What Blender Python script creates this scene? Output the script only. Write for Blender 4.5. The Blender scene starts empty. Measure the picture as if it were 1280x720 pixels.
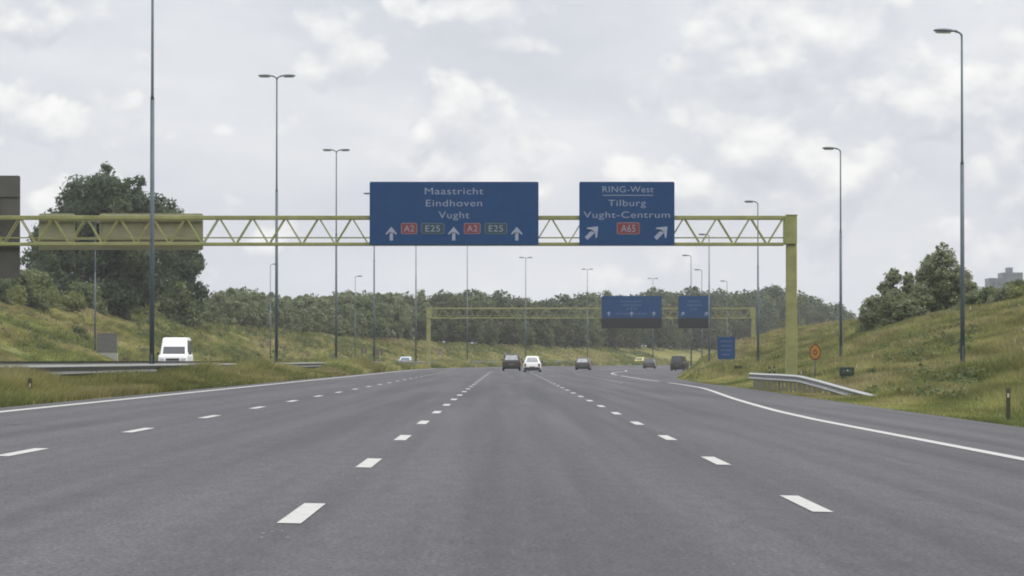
import bpy, math, random
import numpy as np
from mathutils import Vector, Matrix

random.seed(7)
rng = np.random.default_rng(11)
SC = bpy.context.scene
C = SC.collection
R = math.radians

# ------------------------------------------------------------------ camera
FPX = 4650.0                     # focal length in pixels of a 1280 wide frame
EYE = 1.035                      # eye height above the carriageway
cam_data = bpy.data.cameras.new('camera')
cam_data.sensor_width = 36.0
cam_data.lens = FPX / 1280 * 36.0
cam_data.clip_start = 0.5
cam_data.clip_end = 9000
cam = bpy.data.objects.new('camera', cam_data)
C.objects.link(cam)
cam.location = (0, 0, EYE)
cam.rotation_euler = (R(90) + math.atan(90.8 / FPX), 0, -math.atan(8 / FPX))
SC.camera = cam

# ------------------------------------------------------------------ light
SUN_EL, SUN_AZ = R(57), R(98)   # azimuth from +Y towards +X
SKY_STRENGTH = 0.1
sun_data = bpy.data.lights.new('sun', 'SUN')
sun_data.energy = 1.5
sun_data.angle = R(22)
sun_data.color = (1.0, 0.95, 0.87)
sun = bpy.data.objects.new('sun', sun_data)
C.objects.link(sun)
sdir = Vector((math.sin(SUN_AZ) * math.cos(SUN_EL), math.cos(SUN_AZ) * math.cos(SUN_EL), math.sin(SUN_EL)))
sun.rotation_euler = sdir.to_track_quat('Z', 'Y').to_euler()

SC.view_settings.view_transform = 'Standard'
SC.view_settings.look = 'None'
SC.view_settings.gamma = 1
SC.view_settings.use_curve_mapping = False
SC.view_settings.exposure = 0.13
SC.cycles.pixel_filter_type = 'BLACKMAN_HARRIS'
SC.cycles.filter_width = 1.9
SC.cycles.use_denoising = True
SC.cycles.max_bounces = 6
SC.cycles.volume_bounces = 0
SC.cycles.transparent_max_bounces = 8

def build_world():
    w = bpy.data.worlds.new('World')
    SC.world = w
    w.use_nodes = True
    nt = w.node_tree
    N, L = nt.nodes, nt.links
    N.clear()
    out = N.new('ShaderNodeOutputWorld')
    bg = N.new('ShaderNodeBackground')
    bg.inputs['Strength'].default_value = SKY_STRENGTH
    sky = N.new('ShaderNodeTexSky')
    sky.sky_type = 'NISHITA'
    sky.sun_disc = False
    sky.sun_elevation = SUN_EL
    sky.sun_rotation = SUN_AZ
    sky.dust_density = 2.0
    tc = N.new('ShaderNodeTexCoord')
    sep = N.new('ShaderNodeSeparateXYZ')
    L.new(tc.outputs['Generated'], sep.inputs[0])

    def noise(scale, detail, rough, off, dist=0.0):
        mp = N.new('ShaderNodeMapping')
        mp.inputs['Location'].default_value = off
        mp.inputs['Scale'].default_value = scale
        L.new(tc.outputs['Generated'], mp.inputs[0])
        n = N.new('ShaderNodeTexNoise')
        n.inputs['Scale'].default_value = 1.0
        n.inputs['Detail'].default_value = detail
        n.inputs['Roughness'].default_value = rough
        n.inputs['Distortion'].default_value = dist
        L.new(mp.outputs[0], n.inputs['Vector'])
        return n.outputs['Fac']

    def math_(op, a, b=None, clamp=False):
        m = N.new('ShaderNodeMath')
        m.operation = op
        m.use_clamp = clamp
        for i, v in enumerate((a, b)):
            if v is None:
                continue
            if isinstance(v, (int, float)):
                m.inputs[i].default_value = v
            else:
                L.new(v, m.inputs[i])
        return m.outputs[0]

    def ramp(f, stops):
        r = N.new('ShaderNodeValToRGB')
        L.new(f, r.inputs[0])
        e = r.color_ramp.elements
        while len(e) < len(stops):
            e.new(0.5)
        for el, (p, c) in zip(e, stops):
            el.position = p
            el.color = (*c, 1)
        return r.outputs[0]

    # heaps: the same field a little higher up gives bright crisp tops and soft grey undersides
    S1 = (24, 24, 34)
    def puffs(scale, off):
        mp = N.new('ShaderNodeMapping')
        mp.inputs['Location'].default_value = off
        mp.inputs['Scale'].default_value = scale
        L.new(tc.outputs['Generated'], mp.inputs[0])
        nz = N.new('ShaderNodeTexNoise')
        nz.inputs['Scale'].default_value = 1.6
        nz.inputs['Detail'].default_value = 4
        L.new(mp.outputs[0], nz.inputs['Vector'])
        ad = N.new('ShaderNodeVectorMath')
        ad.operation = 'MULTIPLY_ADD'
        L.new(nz.outputs['Color'], ad.inputs[0])
        ad.inputs[1].default_value = (.55, .55, .55)
        L.new(mp.outputs[0], ad.inputs[2])
        v = N.new('ShaderNodeTexVoronoi')
        v.feature = 'F1'
        v.inputs['Scale'].default_value = 1.0
        v.inputs['Detail'].default_value = 1.0
        v.inputs['Roughness'].default_value = 0.4
        L.new(ad.outputs[0], v.inputs['Vector'])
        return v.outputs['Distance']
    def heapfield(lift):
        n_ = noise(S1, 7, 0.48, (3.1, 1.7, 0.4 + lift * 34), 0.3)
        p_ = puffs((62, 62, 80), (0.7, 2.2, 1.3 + lift * 80))
        return math_('ADD', n_, math_('MULTIPLY', math_('SUBTRACT', 0.45, p_), 0.22))
    a = heapfield(0.0)
    b = heapfield(0.0065)
    relief = math_('SUBTRACT', a, b)
    big = noise((8, 8, 24), 4, 0.5, (0.3, 5.2, 1.9), 0.3)
    fine = noise((110, 110, 170), 6, 0.6, (1.0, 2.0, 3.0), 0.3)
    base = math_('ADD', math_('MULTIPLY', math_('SUBTRACT', big, 0.5), 2.3), 0.42)
    base = math_('ADD', base, math_('MULTIPLY', math_('SUBTRACT', fine, 0.5), 0.25), True)
    veil = ramp(base, [(0.0, (5.95, 6.2, 6.8)), (0.45, (7.1, 7.25, 7.65)), (1.0, (8.8, 8.8, 8.85))])
    sh = math_('ADD', math_('MULTIPLY', relief, 2.7), math_('MULTIPLY', math_('SUBTRACT', fine, 0.5), 0.35))
    sh = math_('ADD', sh, 0.50, True)
    heap = ramp(sh, [(0.0, (5.7, 5.9, 6.5)), (0.42, (6.8, 6.95, 7.35)), (0.75, (8.6, 8.6, 8.55)), (1.0, (9.8, 9.7, 9.5))])
    msk = N.new('ShaderNodeMapRange')
    msk.interpolation_type = 'SMOOTHSTEP'
    msk.inputs['From Min'].default_value = 0.42
    msk.inputs['From Max'].default_value = 0.52
    msk.inputs['To Max'].default_value = 0.85
    L.new(a, msk.inputs['Value'])
    cm = N.new('ShaderNodeMix')
    cm.data_type = 'RGBA'
    L.new(msk.outputs[0], cm.inputs['Factor'])
    L.new(veil, cm.inputs['A'])
    L.new(heap, cm.inputs['B'])
    cloud = cm.outputs['Result']
    # blue grey air low above the horizon
    low = N.new('ShaderNodeMapRange')
    low.inputs['From Min'].default_value = 0.0
    low.inputs['From Max'].default_value = 0.045
    low.inputs['To Min'].default_value = 0.5
    low.inputs['To Max'].default_value = 0.0
    L.new(sep.outputs['Z'], low.inputs['Value'])
    mxl = N.new('ShaderNodeMix')
    mxl.data_type = 'RGBA'
    L.new(low.outputs[0], mxl.inputs['Factor'])
    L.new(cloud, mxl.inputs['A'])
    mxl.inputs['B'].default_value = (6.0, 6.3, 7.0, 1)
    # an overcast sky is about three times as bright overhead as at the horizon
    zen = N.new('ShaderNodeMapRange')
    zen.inputs['From Min'].default_value = 0.10
    zen.inputs['From Max'].default_value = 1.0
    zen.inputs['To Min'].default_value = 1.0
    zen.inputs['To Max'].default_value = 3.0
    L.new(sep.outputs['Z'], zen.inputs['Value'])
    vm = N.new('ShaderNodeVectorMath')
    vm.operation = 'SCALE'
    L.new(mxl.outputs['Result'], vm.inputs[0])
    L.new(zen.outputs[0], vm.inputs['Scale'])
    mx = N.new('ShaderNodeMix')
    mx.data_type = 'RGBA'
    mx.inputs['Factor'].default_value = 0.93
    L.new(sky.outputs[0], mx.inputs['A'])
    L.new(vm.outputs[0], mx.inputs['B'])
    L.new(mx.outputs['Result'], bg.inputs['Color'])
    L.new(bg.outputs[0], out.inputs[0])

build_world()

# ------------------------------------------------------------------ helpers
class MB:
    """collects shapes and links them as one mesh object"""
    def __init__(self):
        self.v, self.f, self.m = [], [], []

    def add(self, vs, fs, mi=0):
        o = len(self.v)
        self.v += [tuple(p) for p in vs]
        for f in fs:
            self.f.append(tuple(i + o for i in f))
            self.m.append(mi)

    def box(self, x0, x1, y0, y1, z0, z1, mi=0, ch=0.0):
        if ch <= 0:
            vs = [(x, y, z) for z in (z0, z1) for (x, y) in ((x0, y0), (x1, y0), (x1, y1), (x0, y1))]
            self.add(vs, [(3, 2, 1, 0), (4, 5, 6, 7), (0, 1, 5, 4), (1, 2, 6, 5), (2, 3, 7, 6), (3, 0, 4, 7)], mi)
            return
        c = ch
        ring = lambda i, z: [(x0 + i + c, y0 + i, z), (x1 - i - c, y0 + i, z), (x1 - i, y0 + i + c, z), (x1 - i, y1 - i - c, z),
                             (x1 - i - c, y1 - i, z), (x0 + i + c, y1 - i, z), (x0 + i, y1 - i - c, z), (x0 + i, y0 + i + c, z)]
        self.loft([ring(c, z0), ring(0, z0 + c), ring(0, z1 - c), ring(c, z1)], mi)

    def loft(self, rings, mi=0, caps=True):
        n = len(rings[0])
        vs = [p for r in rings for p in r]
        fs = []
        for k in range(len(rings) - 1):
            for i in range(n):
                j = (i + 1) % n
                fs.append((k * n + i, k * n + j, (k + 1) * n + j, (k + 1) * n + i))
        if caps:
            fs.append(tuple(range(n - 1, -1, -1)))
            fs.append(tuple((len(rings) - 1) * n + i for i in range(n)))
        self.add(vs, fs, mi)

    def tube(self, pts, rad, n=8, mi=0):
        pts = [Vector(p) for p in pts]
        if not isinstance(rad, (list, tuple)):
            rad = [rad] * len(pts)
        rings = []
        for i, p in enumerate(pts):
            d = (pts[min(i + 1, len(pts) - 1)] - pts[max(i - 1, 0)]).normalized()
            up = Vector((0, 0, 1)) if abs(d.z) < 0.9 else Vector((0, 1, 0))
            a = d.cross(up).normalized()
            b = d.cross(a).normalized()
            rings.append([p + (a * math.cos(2 * math.pi * k / n) + b * math.sin(2 * math.pi * k / n)) * rad[i] for k in range(n)])
        self.loft(rings, mi)

    def ribbon(self, left, right, mi=0):
        n = len(left)
        self.add(list(left) + list(right), [(i, n + i, n + i + 1, i + 1) for i in range(n - 1)], mi)

    def prism(self, poly, y0, y1, mi=0):
        """polygon in x,z extruded along y"""
        self.loft([[(x, y0, z) for x, z in poly], [(x, y1, z) for x, z in poly]], mi)

    def build(self, name, mats, parent=None, smooth=False):
        me = bpy.data.meshes.new(name)
        me.from_pydata(self.v, [], self.f)
        if not isinstance(mats, (list, tuple)):
            mats = [mats]
        for m in mats:
            me.materials.append(m)
        if len(mats) > 1:
            me.polygons.foreach_set('material_index', self.m)
        if smooth:
            me.polygons.foreach_set('use_smooth', [True] * len(me.polygons))
        me.update()
        import bmesh
        bm = bmesh.new()
        bm.from_mesh(me)
        bmesh.ops.recalc_face_normals(bm, faces=bm.faces)
        bm.to_mesh(me)
        bm.free()
        o = bpy.data.objects.new(name, me)
        C.objects.link(o)
        if parent:
            o.parent = parent
        return o

def tag(o, label=None, cat=None, group=None, kind=None):
    for k, v in (('label', label), ('category', cat), ('group', group), ('kind', kind)):
        if v:
            o[k] = v
    return o

def empty(name, loc, rz=0.0):
    o = bpy.data.objects.new(name, None)
    o.empty_display_size = 0.3
    C.objects.link(o)
    o.location = loc
    o.rotation_euler = (0, 0, rz)
    return o

def copy_tree(o, parent=None):
    c = o.copy()
    C.objects.link(c)
    c.parent = parent
    for ch in list(o.children):
        copy_tree(ch, c)
    return c

def raw_mesh(name, verts, faces_n, loops, mat, cols=None, parent=None):
    """fast path: verts (n,3), every face with faces_n corners, loops flat index array, per vertex colours"""
    me = bpy.data.meshes.new(name)
    nf = len(loops) // faces_n
    me.vertices.add(len(verts))
    me.vertices.foreach_set('co', np.ascontiguousarray(verts, dtype=np.float32).ravel())
    me.loops.add(len(loops))
    me.loops.foreach_set('vertex_index', np.ascontiguousarray(loops, dtype=np.int32))
    me.polygons.add(nf)
    me.polygons.foreach_set('loop_start', np.arange(nf, dtype=np.int32) * faces_n)
    if cols is not None:
        at = me.color_attributes.new('tint', 'FLOAT_COLOR', 'POINT')
        c4 = np.ones((len(verts), 4), dtype=np.float32)
        c4[:, :3] = cols
        at.data.foreach_set('color', c4.ravel())
    me.materials.append(mat)
    me.update()
    o = bpy.data.objects.new(name, me)
    C.objects.link(o)
    if parent:
        o.parent = parent
    return o

# ------------------------------------------------------------------ materials
def new_mat(name):
    m = bpy.data.materials.new(name)
    m.use_nodes = True
    nt = m.node_tree
    return m, nt, nt.nodes['Principled BSDF']

def plain(name, col, rough=0.6, metal=0.0, var=0.12, scale=6.0, spec=0.5, emit=None):
    """a colour with a little procedural wear"""
    m, nt, b = new_mat(name)
    N, L = nt.nodes, nt.links
    tc = N.new('ShaderNodeTexCoord')
    n = N.new('ShaderNodeTexNoise')
    n.inputs['Scale'].default_value = scale
    n.inputs['Detail'].default_value = 5
    n.inputs['Roughness'].default_value = 0.65
    L.new(tc.outputs['Object'], n.inputs['Vector'])
    r = N.new('ShaderNodeValToRGB')
    L.new(n.outputs['Fac'], r.inputs[0])
    r.color_ramp.elements[0].position = 0.3
    r.color_ramp.elements[1].position = 0.7
    r.color_ramp.elements[0].color = (*[c * (1 - var) for c in col], 1)
    r.color_ramp.elements[1].color = (*[min(1, c * (1 + var)) for c in col], 1)
    L.new(r.outputs[0], b.inputs['Base Color'])
    b.inputs['Roughness'].default_value = rough
    b.inputs['Metallic'].default_value = metal
    b.inputs['Specular IOR Level'].default_value = spec
    return m

def mat_leaf(name, rough=0.6, trans=0.3):
    m, nt, b = new_mat(name)
    N, L = nt.nodes, nt.links
    at = N.new('ShaderNodeAttribute')
    at.attribute_name = 'tint'
    L.new(at.outputs['Color'], b.inputs['Base Color'])
    b.inputs['Roughness'].default_value = rough
    b.inputs['Specular IOR Level'].default_value = 0.25
    tr = N.new('ShaderNodeBsdfTranslucent')
    L.new(at.outputs['Color'], tr.inputs['Color'])
    mx = N.new('ShaderNodeMixShader')
    mx.inputs[0].default_value = trans
    L.new(b.outputs[0], mx.inputs[1])
    L.new(tr.outputs[0], mx.inputs[2])
    L.new(mx.outputs[0], N['Material Output'].inputs['Surface'])
    return m

def mat_asphalt(name, base, streak=0.16):
    m, nt, b = new_mat(name)
    N, L = nt.nodes, nt.links
    tc = N.new('ShaderNodeTexCoord')
    def noise(sc, detail, rough=0.6):
        mp = N.new('ShaderNodeMapping')
        mp.inputs['Scale'].default_value = sc
        L.new(tc.outputs['Object'], mp.inputs[0])
        n = N.new('ShaderNodeTexNoise')
        n.inputs['Scale'].default_value = 1
        n.inputs['Detail'].default_value = detail
        n.inputs['Roughness'].default_value = rough
        L.new(mp.outputs[0], n.inputs['Vector'])
        return n.outputs['Fac']
    def mul(f, lo, hi, prev, p0=0.3, p1=0.7):
        mr = N.new('ShaderNodeMapRange')
        mr.inputs['From Min'].default_value = p0
        mr.inputs['From Max'].default_value = p1
        mr.inputs['To Min'].default_value = lo
        mr.inputs['To Max'].default_value = hi
        L.new(f, mr.inputs['Value'])
        v = N.new('ShaderNodeVectorMath')
        v.operation = 'SCALE'
        L.new(mr.outputs[0], v.inputs['Scale'])
        if isinstance(prev, tuple):
            v.inputs[0].default_value = prev
        else:
            L.new(prev, v.inputs[0])
        return v.outputs[0]
    c = mul(noise((1.1, 0.012, 1), 3), 1 - streak, 1 + streak, base, 0.38, 0.62)        # wheel tracks along the lanes
    c = mul(noise((0.28, 0.02, 1), 2), 1 - 0.10, 1 + 0.10, c)                # paving strips
    c = mul(noise((0.12, 0.05, 1), 4), 0.93, 1.07, c)                        # broad patches
    c = mul(noise((7, 1.2, 1), 4, 0.7), 0.84, 1.16, c)                       # grain that still shows far off
    c = mul(noise((34, 13, 1), 3, 0.8), 0.45, 1.55, c)                       # coarse stone
    L.new(c, b.inputs['Base Color'])
    b.inputs['Roughness'].default_value = 0.85
    b.inputs['Specular IOR Level'].default_value = 0.2
    return m

def mat_ground(name):
    m, nt, b = new_mat(name)
    N, L = nt.nodes, nt.links
    tc = N.new('ShaderNodeTexCoord')
    def noise(s, d):
        n = N.new('ShaderNodeTexNoise')
        n.inputs['Scale'].default_value = s
        n.inputs['Detail'].default_value = d
        n.inputs['Roughness'].default_value = 0.6
        L.new(tc.outputs['Object'], n.inputs['Vector'])
        return n.outputs['Fac']
    r = N.new('ShaderNodeValToRGB')
    L.new(noise(0.11, 6), r.inputs[0])
    r.color_ramp.elements[0].position = 0.34
    r.color_ramp.elements[0].color = (0.095, 0.110, 0.034, 1)
    r.color_ramp.elements[1].position = 0.66
    r.color_ramp.elements[1].color = (0.200, 0.185, 0.060, 1)
    r2 = N.new('ShaderNodeValToRGB')
    L.new(noise(3.0, 6), r2.inputs[0])
    r2.color_ramp.elements[0].position = 0.3
    r2.color_ramp.elements[0].color = (0.55, 0.55, 0.55, 1)
    r2.color_ramp.elements[1].position = 0.7
    r2.color_ramp.elements[1].color = (1.3, 1.3, 1.25, 1)
    mx = N.new('ShaderNodeMix')
    mx.data_type = 'RGBA'
    mx.blend_type = 'MULTIPLY'
    mx.inputs['Factor'].default_value = 1
    L.new(r.outputs[0], mx.inputs['A'])
    L.new(r2.outputs[0], mx.inputs['B'])
    L.new(mx.outputs['Result'], b.inputs['Base Color'])
    b.inputs['Roughness'].default_value = 0.95
    b.inputs['Specular IOR Level'].default_value = 0.1
    return m

def mat_paint(name, col, worn):
    """road paint, chipped where the traffic runs over it"""
    m, nt, b = new_mat(name)
    N, L = nt.nodes, nt.links
    tc = N.new('ShaderNodeTexCoord')
    n = N.new('ShaderNodeTexNoise')
    n.inputs['Scale'].default_value = 9
    n.inputs['Detail'].default_value = 8
    n.inputs['Roughness'].default_value = 0.8
    L.new(tc.outputs['Object'], n.inputs['Vector'])
    r = N.new('ShaderNodeValToRGB')
    L.new(n.outputs['Fac'], r.inputs[0])
    r.color_ramp.elements[0].position = 0.36
    r.color_ramp.elements[0].color = (*worn, 1)
    r.color_ramp.elements[1].position = 0.45
    r.color_ramp.elements[1].color = (*col, 1)
    L.new(r.outputs[0], b.inputs['Base Color'])
    b.inputs['Roughness'].default_value = 0.6
    return m

M = {}
M['asphalt'] = mat_asphalt('asphalt', (0.0600, 0.0592, 0.0632), 0.18)
M['asphalt_far'] = mat_asphalt('asphalt_oncoming', (0.075, 0.075, 0.078))
M['paint'] = mat_paint('road_paint', (0.345, 0.34, 0.32), (0.14, 0.16, 0.155))
M['ground'] = mat_ground('verge_soil')
M['grass'] = mat_leaf('grass_blades', 0.7, 0.45)
M['leaf'] = mat_leaf('leaves', 0.6, 0.42)
M['bark'] = plain('bark', (0.085, 0.07, 0.055), 0.9, var=0.35, scale=3)
M['galv'] = plain('galvanised_steel', (0.30, 0.31, 0.31), 0.5, 0.25, var=0.2, scale=3)
M['galv_dull'] = plain('dull_galvanised_steel', (0.15, 0.155, 0.145), 0.6, 0.1, var=0.25, scale=3)
M['railpost'] = plain('rail_post_steel', (0.17, 0.165, 0.13), 0.7, 0.2, var=0.25, scale=5)
M['pole'] = plain('weathered_pole_steel', (0.078, 0.105, 0.118), 0.55, 0.2, var=0.2, scale=2)
M['head'] = plain('lamp_housing', (0.13, 0.14, 0.15), 0.45, 0.3, var=0.15)
M['lens'] = plain('lamp_lens', (0.42, 0.43, 0.42), 0.25, var=0.05)
M['gantry'] = plain('olive_yellow_paint', (0.240, 0.246, 0.092), 0.6, var=0.25, scale=1.5)
M['signback'] = plain('sign_back_sheet', (0.27, 0.265, 0.17), 0.7, var=0.15, scale=1.2)
M['darkback'] = plain('dark_sign_back', (0.080, 0.076, 0.066), 0.7, var=0.15, scale=1.2)
M['blue'] = plain('sign_blue', (0.012, 0.052, 0.140), 0.6, var=0.10, scale=1.5, spec=0.3)
M['edge'] = plain('sign_edge', (0.10, 0.13, 0.19), 0.6)
M['faint'] = plain('faint_sign_lettering', (0.15, 0.19, 0.28), 0.6)
M['white'] = plain('sign_white', (0.27, 0.30, 0.37), 0.6, var=0.06)
M['softwhite'] = plain('sign_letter_white', (0.225, 0.255, 0.325), 0.6, var=0.06)
M['red'] = plain('badge_red', (0.16, 0.034, 0.034), 0.6)
M['green'] = plain('badge_green', (0.020, 0.052, 0.066), 0.6)
M['badge_rim'] = plain('badge_rim', (0.20, 0.13, 0.15), 0.6)
M['badge_rim_green'] = plain('badge_rim_pale', (0.075, 0.115, 0.14), 0.6)
M['matrix'] = plain('matrix_panel_black', (0.010, 0.013, 0.012), 0.7)
M['orange'] = plain('sign_orange', (0.34, 0.17, 0.025), 0.6)
M['brown'] = plain('dark_red_brown', (0.13, 0.028, 0.014), 0.6)
M['signbrown'] = plain('small_sign_back', (0.105, 0.08, 0.045), 0.7)
M['cabinet'] = plain('cabinet_grey', (0.105, 0.108, 0.10), 0.7, var=0.2, scale=3)
M['concrete'] = plain('concrete', (0.28, 0.28, 0.25), 0.9, var=0.2, scale=4)
M['dgreen'] = plain('dark_green_box', (0.016, 0.034, 0.022), 0.6)
M['mgreen'] = plain('green_box', (0.055, 0.085, 0.048), 0.7)
M['post'] = plain('dark_post', (0.042, 0.045, 0.02), 0.7)
M['reflector'] = plain('reflector', (0.5, 0.45, 0.35), 0.3)
M['tyre'] = plain('tyre_rubber', (0.018, 0.018, 0.018), 0.85)
M['rim'] = plain('wheel_rim', (0.35, 0.35, 0.36), 0.4, 0.6)
M['glass'] = plain('car_glass', (0.03, 0.034, 0.038), 0.12, var=0.05, spec=0.7)
M['glass_painted_sky'] = plain('car_glass_painted_reflection', (0.26, 0.27, 0.27), 0.10, var=0.35, spec=0.9, scale=2.5)  # rear windows: sky reflection painted in as a pale, mottled base colour
M['trim'] = plain('black_trim', (0.025, 0.025, 0.026), 0.6)
M['tail'] = plain('tail_lamp_red', (0.10, 0.012, 0.010), 0.3)
M['headlamp'] = plain('head_lamp_glass', (0.55, 0.56, 0.57), 0.15)
M['plate'] = plain('plate_yellow', (0.12, 0.10, 0.035), 0.6)
M['car_dark'] = plain('dark_car_paint', (0.010, 0.011, 0.011), 0.3, var=0.05)
M['car_grey'] = plain('dark_grey_car_paint', (0.030, 0.032, 0.032), 0.3, var=0.05)
M['car_white'] = plain('white_car_paint', (0.72, 0.72, 0.70), 0.3, var=0.04)
M['car_yellow'] = plain('yellow_car_paint', (0.50, 0.42, 0.05), 0.35, var=0.05)
M['car_blue'] = plain('pale_blue_car_paint', (0.42, 0.50, 0.66), 0.3, var=0.05)
M['block'] = plain('tower_block_facade', (0.125, 0.14, 0.165), 0.8, var=0.1, scale=0.2)
M['block_win'] = plain('tower_block_window', (0.06, 0.07, 0.085), 0.3)
M['tar'] = plain('tar_seam', (0.025, 0.025, 0.027), 0.7)

# ------------------------------------------------------------------ lay of the land (station y ahead, lateral x)
def off(y):
    y = np.asarray(y, dtype=float)
    d = np.clip(y - 330, 0, 900)
    return d * d / 3480 + np.clip(y - 1230, 0, None) * (900 / 1740)

EY = np.array([-80, 0, 68, 97, 157, 215, 260, 300, 350, 400, 450, 500, 560, 650, 1000, 3000.])
EX = np.array([9.3, 9.3, 9.5, 9.75, 10.75, 11.0, 12.0, 13.8, 16.6, 18.8, 22.4, 26.2, 32.2, 50, 175, 945.])
def edge_r(y):
    return np.interp(y, EY, EX)

L_EDGE = -9.15                         # left border of the carriageway
def road_z(l):
    return -0.02 * np.minimum(l, 11.0)

def bump(x, y):
    return (np.sin(x * 0.9 + 1.3 * np.sin(y * 0.21)) * 0.05 + np.sin(y * 0.37 + x * 0.5) * 0.05
            + np.sin(y * 0.083 + 0.7 * x) * 0.09)

def sstep(a, b, t):
    t = np.clip((t - a) / (b - a), 0, 1)
    return t * t * (3 - 2 * t)

BT_Y = [0, 372, 425, 495, 525, 585, 620, 660, 720, 900, 3000]
BT_Z = [6.4, 6.4, 6.3, 6.2, 5.9, 5.4, 5.0, 4.4, 4.1, 4.2, 5.0]
def ground(x, y):
    x = np.asarray(x, dtype=float)
    y = np.asarray(y, dtype=float)
    l = x - off(y)
    e = edge_r(y)
    d = x - e
    # carriageway
    z = road_z(l) - 0.06
    # median
    zm = 0.17 + 0.04 * sstep(-9.3, -12, l) + 0.3 * bump(x, y)
    z = np.where((l < L_EDGE - 0.04) & (l > -16.22), np.where(l > L_EDGE - 0.2, 0.15, zm), z)
    # oncoming carriageway
    zo = 0.20 + (l + 16.2) * 0.02 - 0.06
    z = np.where((l <= -16.22) & (l >= -27.8), zo, z)
    # left bank
    top = np.interp(y, BT_Y, BT_Z)
    zb = -0.05 + (top + 0.05) * np.clip((-l - 30.5) / 17.0, 0, 1) ** 0.95 + bump(x, y) * sstep(-28, -34, l)
    z = np.where(l < -27.8, zb, z)
    # right bank: gentle near, steep where the slip road cuts into it
    p1 = np.interp(d, [0, 0.5, 2, 6.5, 10, 15, 20, 25, 40, 900], [-0.02, 0.02, 0.12, 0.80, 1.95, 3.45, 4.65, 5.1, 5.2, 5.2])
    p2 = np.interp(d, [0, 0.5, 2, 6.5, 12, 20, 25, 40, 900], [-0.02, 0.1, 1.1, 3.0, 4.5, 5.2, 5.4, 5.4, 5.4])
    k = sstep(290, 400, y)
    zr = road_z(e - off(y)) - 0.03 + p1 * (1 - k) + p2 * k + bump(x, y) * sstep(0.6, 4, d)
    z = np.where(d > -0.02, zr, z)
    return z

def gz(x, y):
    return float(ground(np.array([x]), np.array([y]))[0])

def ystations(a, b):
    out, y = [], a
    while y < b:
        out.append(y)
        y += 5 if y < 330 else 8 if y < 700 else 16 if y < 1200 else 60
    return np.array(out + [b])

def terrain():
    ys = ystations(-60, 2600)
    left = [-900, -500, -250, -150, -100, -80, -70, -62, -56, -52, -49.5, -47.5, -46, -44, -42, -40, -38, -36, -34, -32.5, -31.5, -30.5, -29.5, -28.6, -27.9, -27.75,
            -22, -16.27, -16.2, -15.4, -14.5, -13.5, -12.5, -11.5, -10.6, -9.9, -9.4, L_EDGE - 0.06, L_EDGE, -4, 0, 4, 8]
    right = [-0.3, 0.0, 0.5, 1.2, 2, 3, 4, 5, 6.5, 8, 10, 12, 13.5, 15, 17, 18.5, 20, 22, 25, 30, 40, 70, 150, 300, 700]
    cols = []
    for l in left:
        cols.append(l + off(ys))
    for d in right:
        cols.append(edge_r(ys) + d)
    X = np.stack(cols, 1)
    Y = np.repeat(ys[:, None], X.shape[1], 1)
    Z = ground(X, Y)
    n, k = X.shape
    V = np.stack([X, Y, Z], -1).reshape(-1, 3)
    i = (np.arange(n - 1)[:, None] * k + np.arange(k - 1)[None, :]).ravel()
    F = np.stack([i, i + 1, i + k + 1, i + k], 1).ravel()
    o = raw_mesh('ground', V, 4, F, M['ground'])
    o.data.polygons.foreach_set('use_smooth', [True] * len(o.data.polygons))
    tag(o, kind='structure')

terrain()

def strip(name, mat, ys, xl, xr, zf, dz):
    mb = MB()
    mb.ribbon([(a, y, zf(a, y) + dz) for a, y in zip(xl, ys)], [(b, y, zf(b, y) + dz) for b, y in zip(xr, ys)])
    return mb.build(name, mat)

def road_surface():
    ys = ystations(-60, 2600)
    ls = [L_EDGE, -4.0, 2.0, 8.0, 11.0]
    o_ = off(ys)
    cols = [l + o_ for l in ls[:3]]
    e = edge_r(ys)
    cols += [np.minimum(e - 1.0, 8.0 + o_), np.minimum(e - 0.5, 11.0 + o_), e + 0.01]
    X = np.stack(cols, 1)
    Y = np.repeat(ys[:, None], X.shape[1], 1)
    Z = road_z(X - o_[:, None])
    n, k = X.shape
    i = (np.arange(n - 1)[:, None] * k + np.arange(k - 1)[None, :]).ravel()
    F = np.stack([i, i + 1, i + k + 1, i + k], 1).ravel()
    tag(raw_mesh('road', np.stack([X, Y, Z], -1).reshape(-1, 3), 4, F, M['asphalt']), kind='structure')
    X = np.stack([-27.8 + o_, -22 + o_, -16.2 + o_], 1)
    Y = np.repeat(ys[:, None], 3, 1)
    Z = 0.20 + (X - o_[:, None] + 16.2) * 0.02
    i = (np.arange(n - 1)[:, None] * 3 + np.arange(2)[None, :]).ravel()
    F = np.stack([i, i + 1, i + 4, i + 3], 1).ravel()
    tag(raw_mesh('oncoming_road', np.stack([X, Y, Z], -1).reshape(-1, 3), 4, F, M['asphalt_far']), kind='structure')

road_surface()

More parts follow.
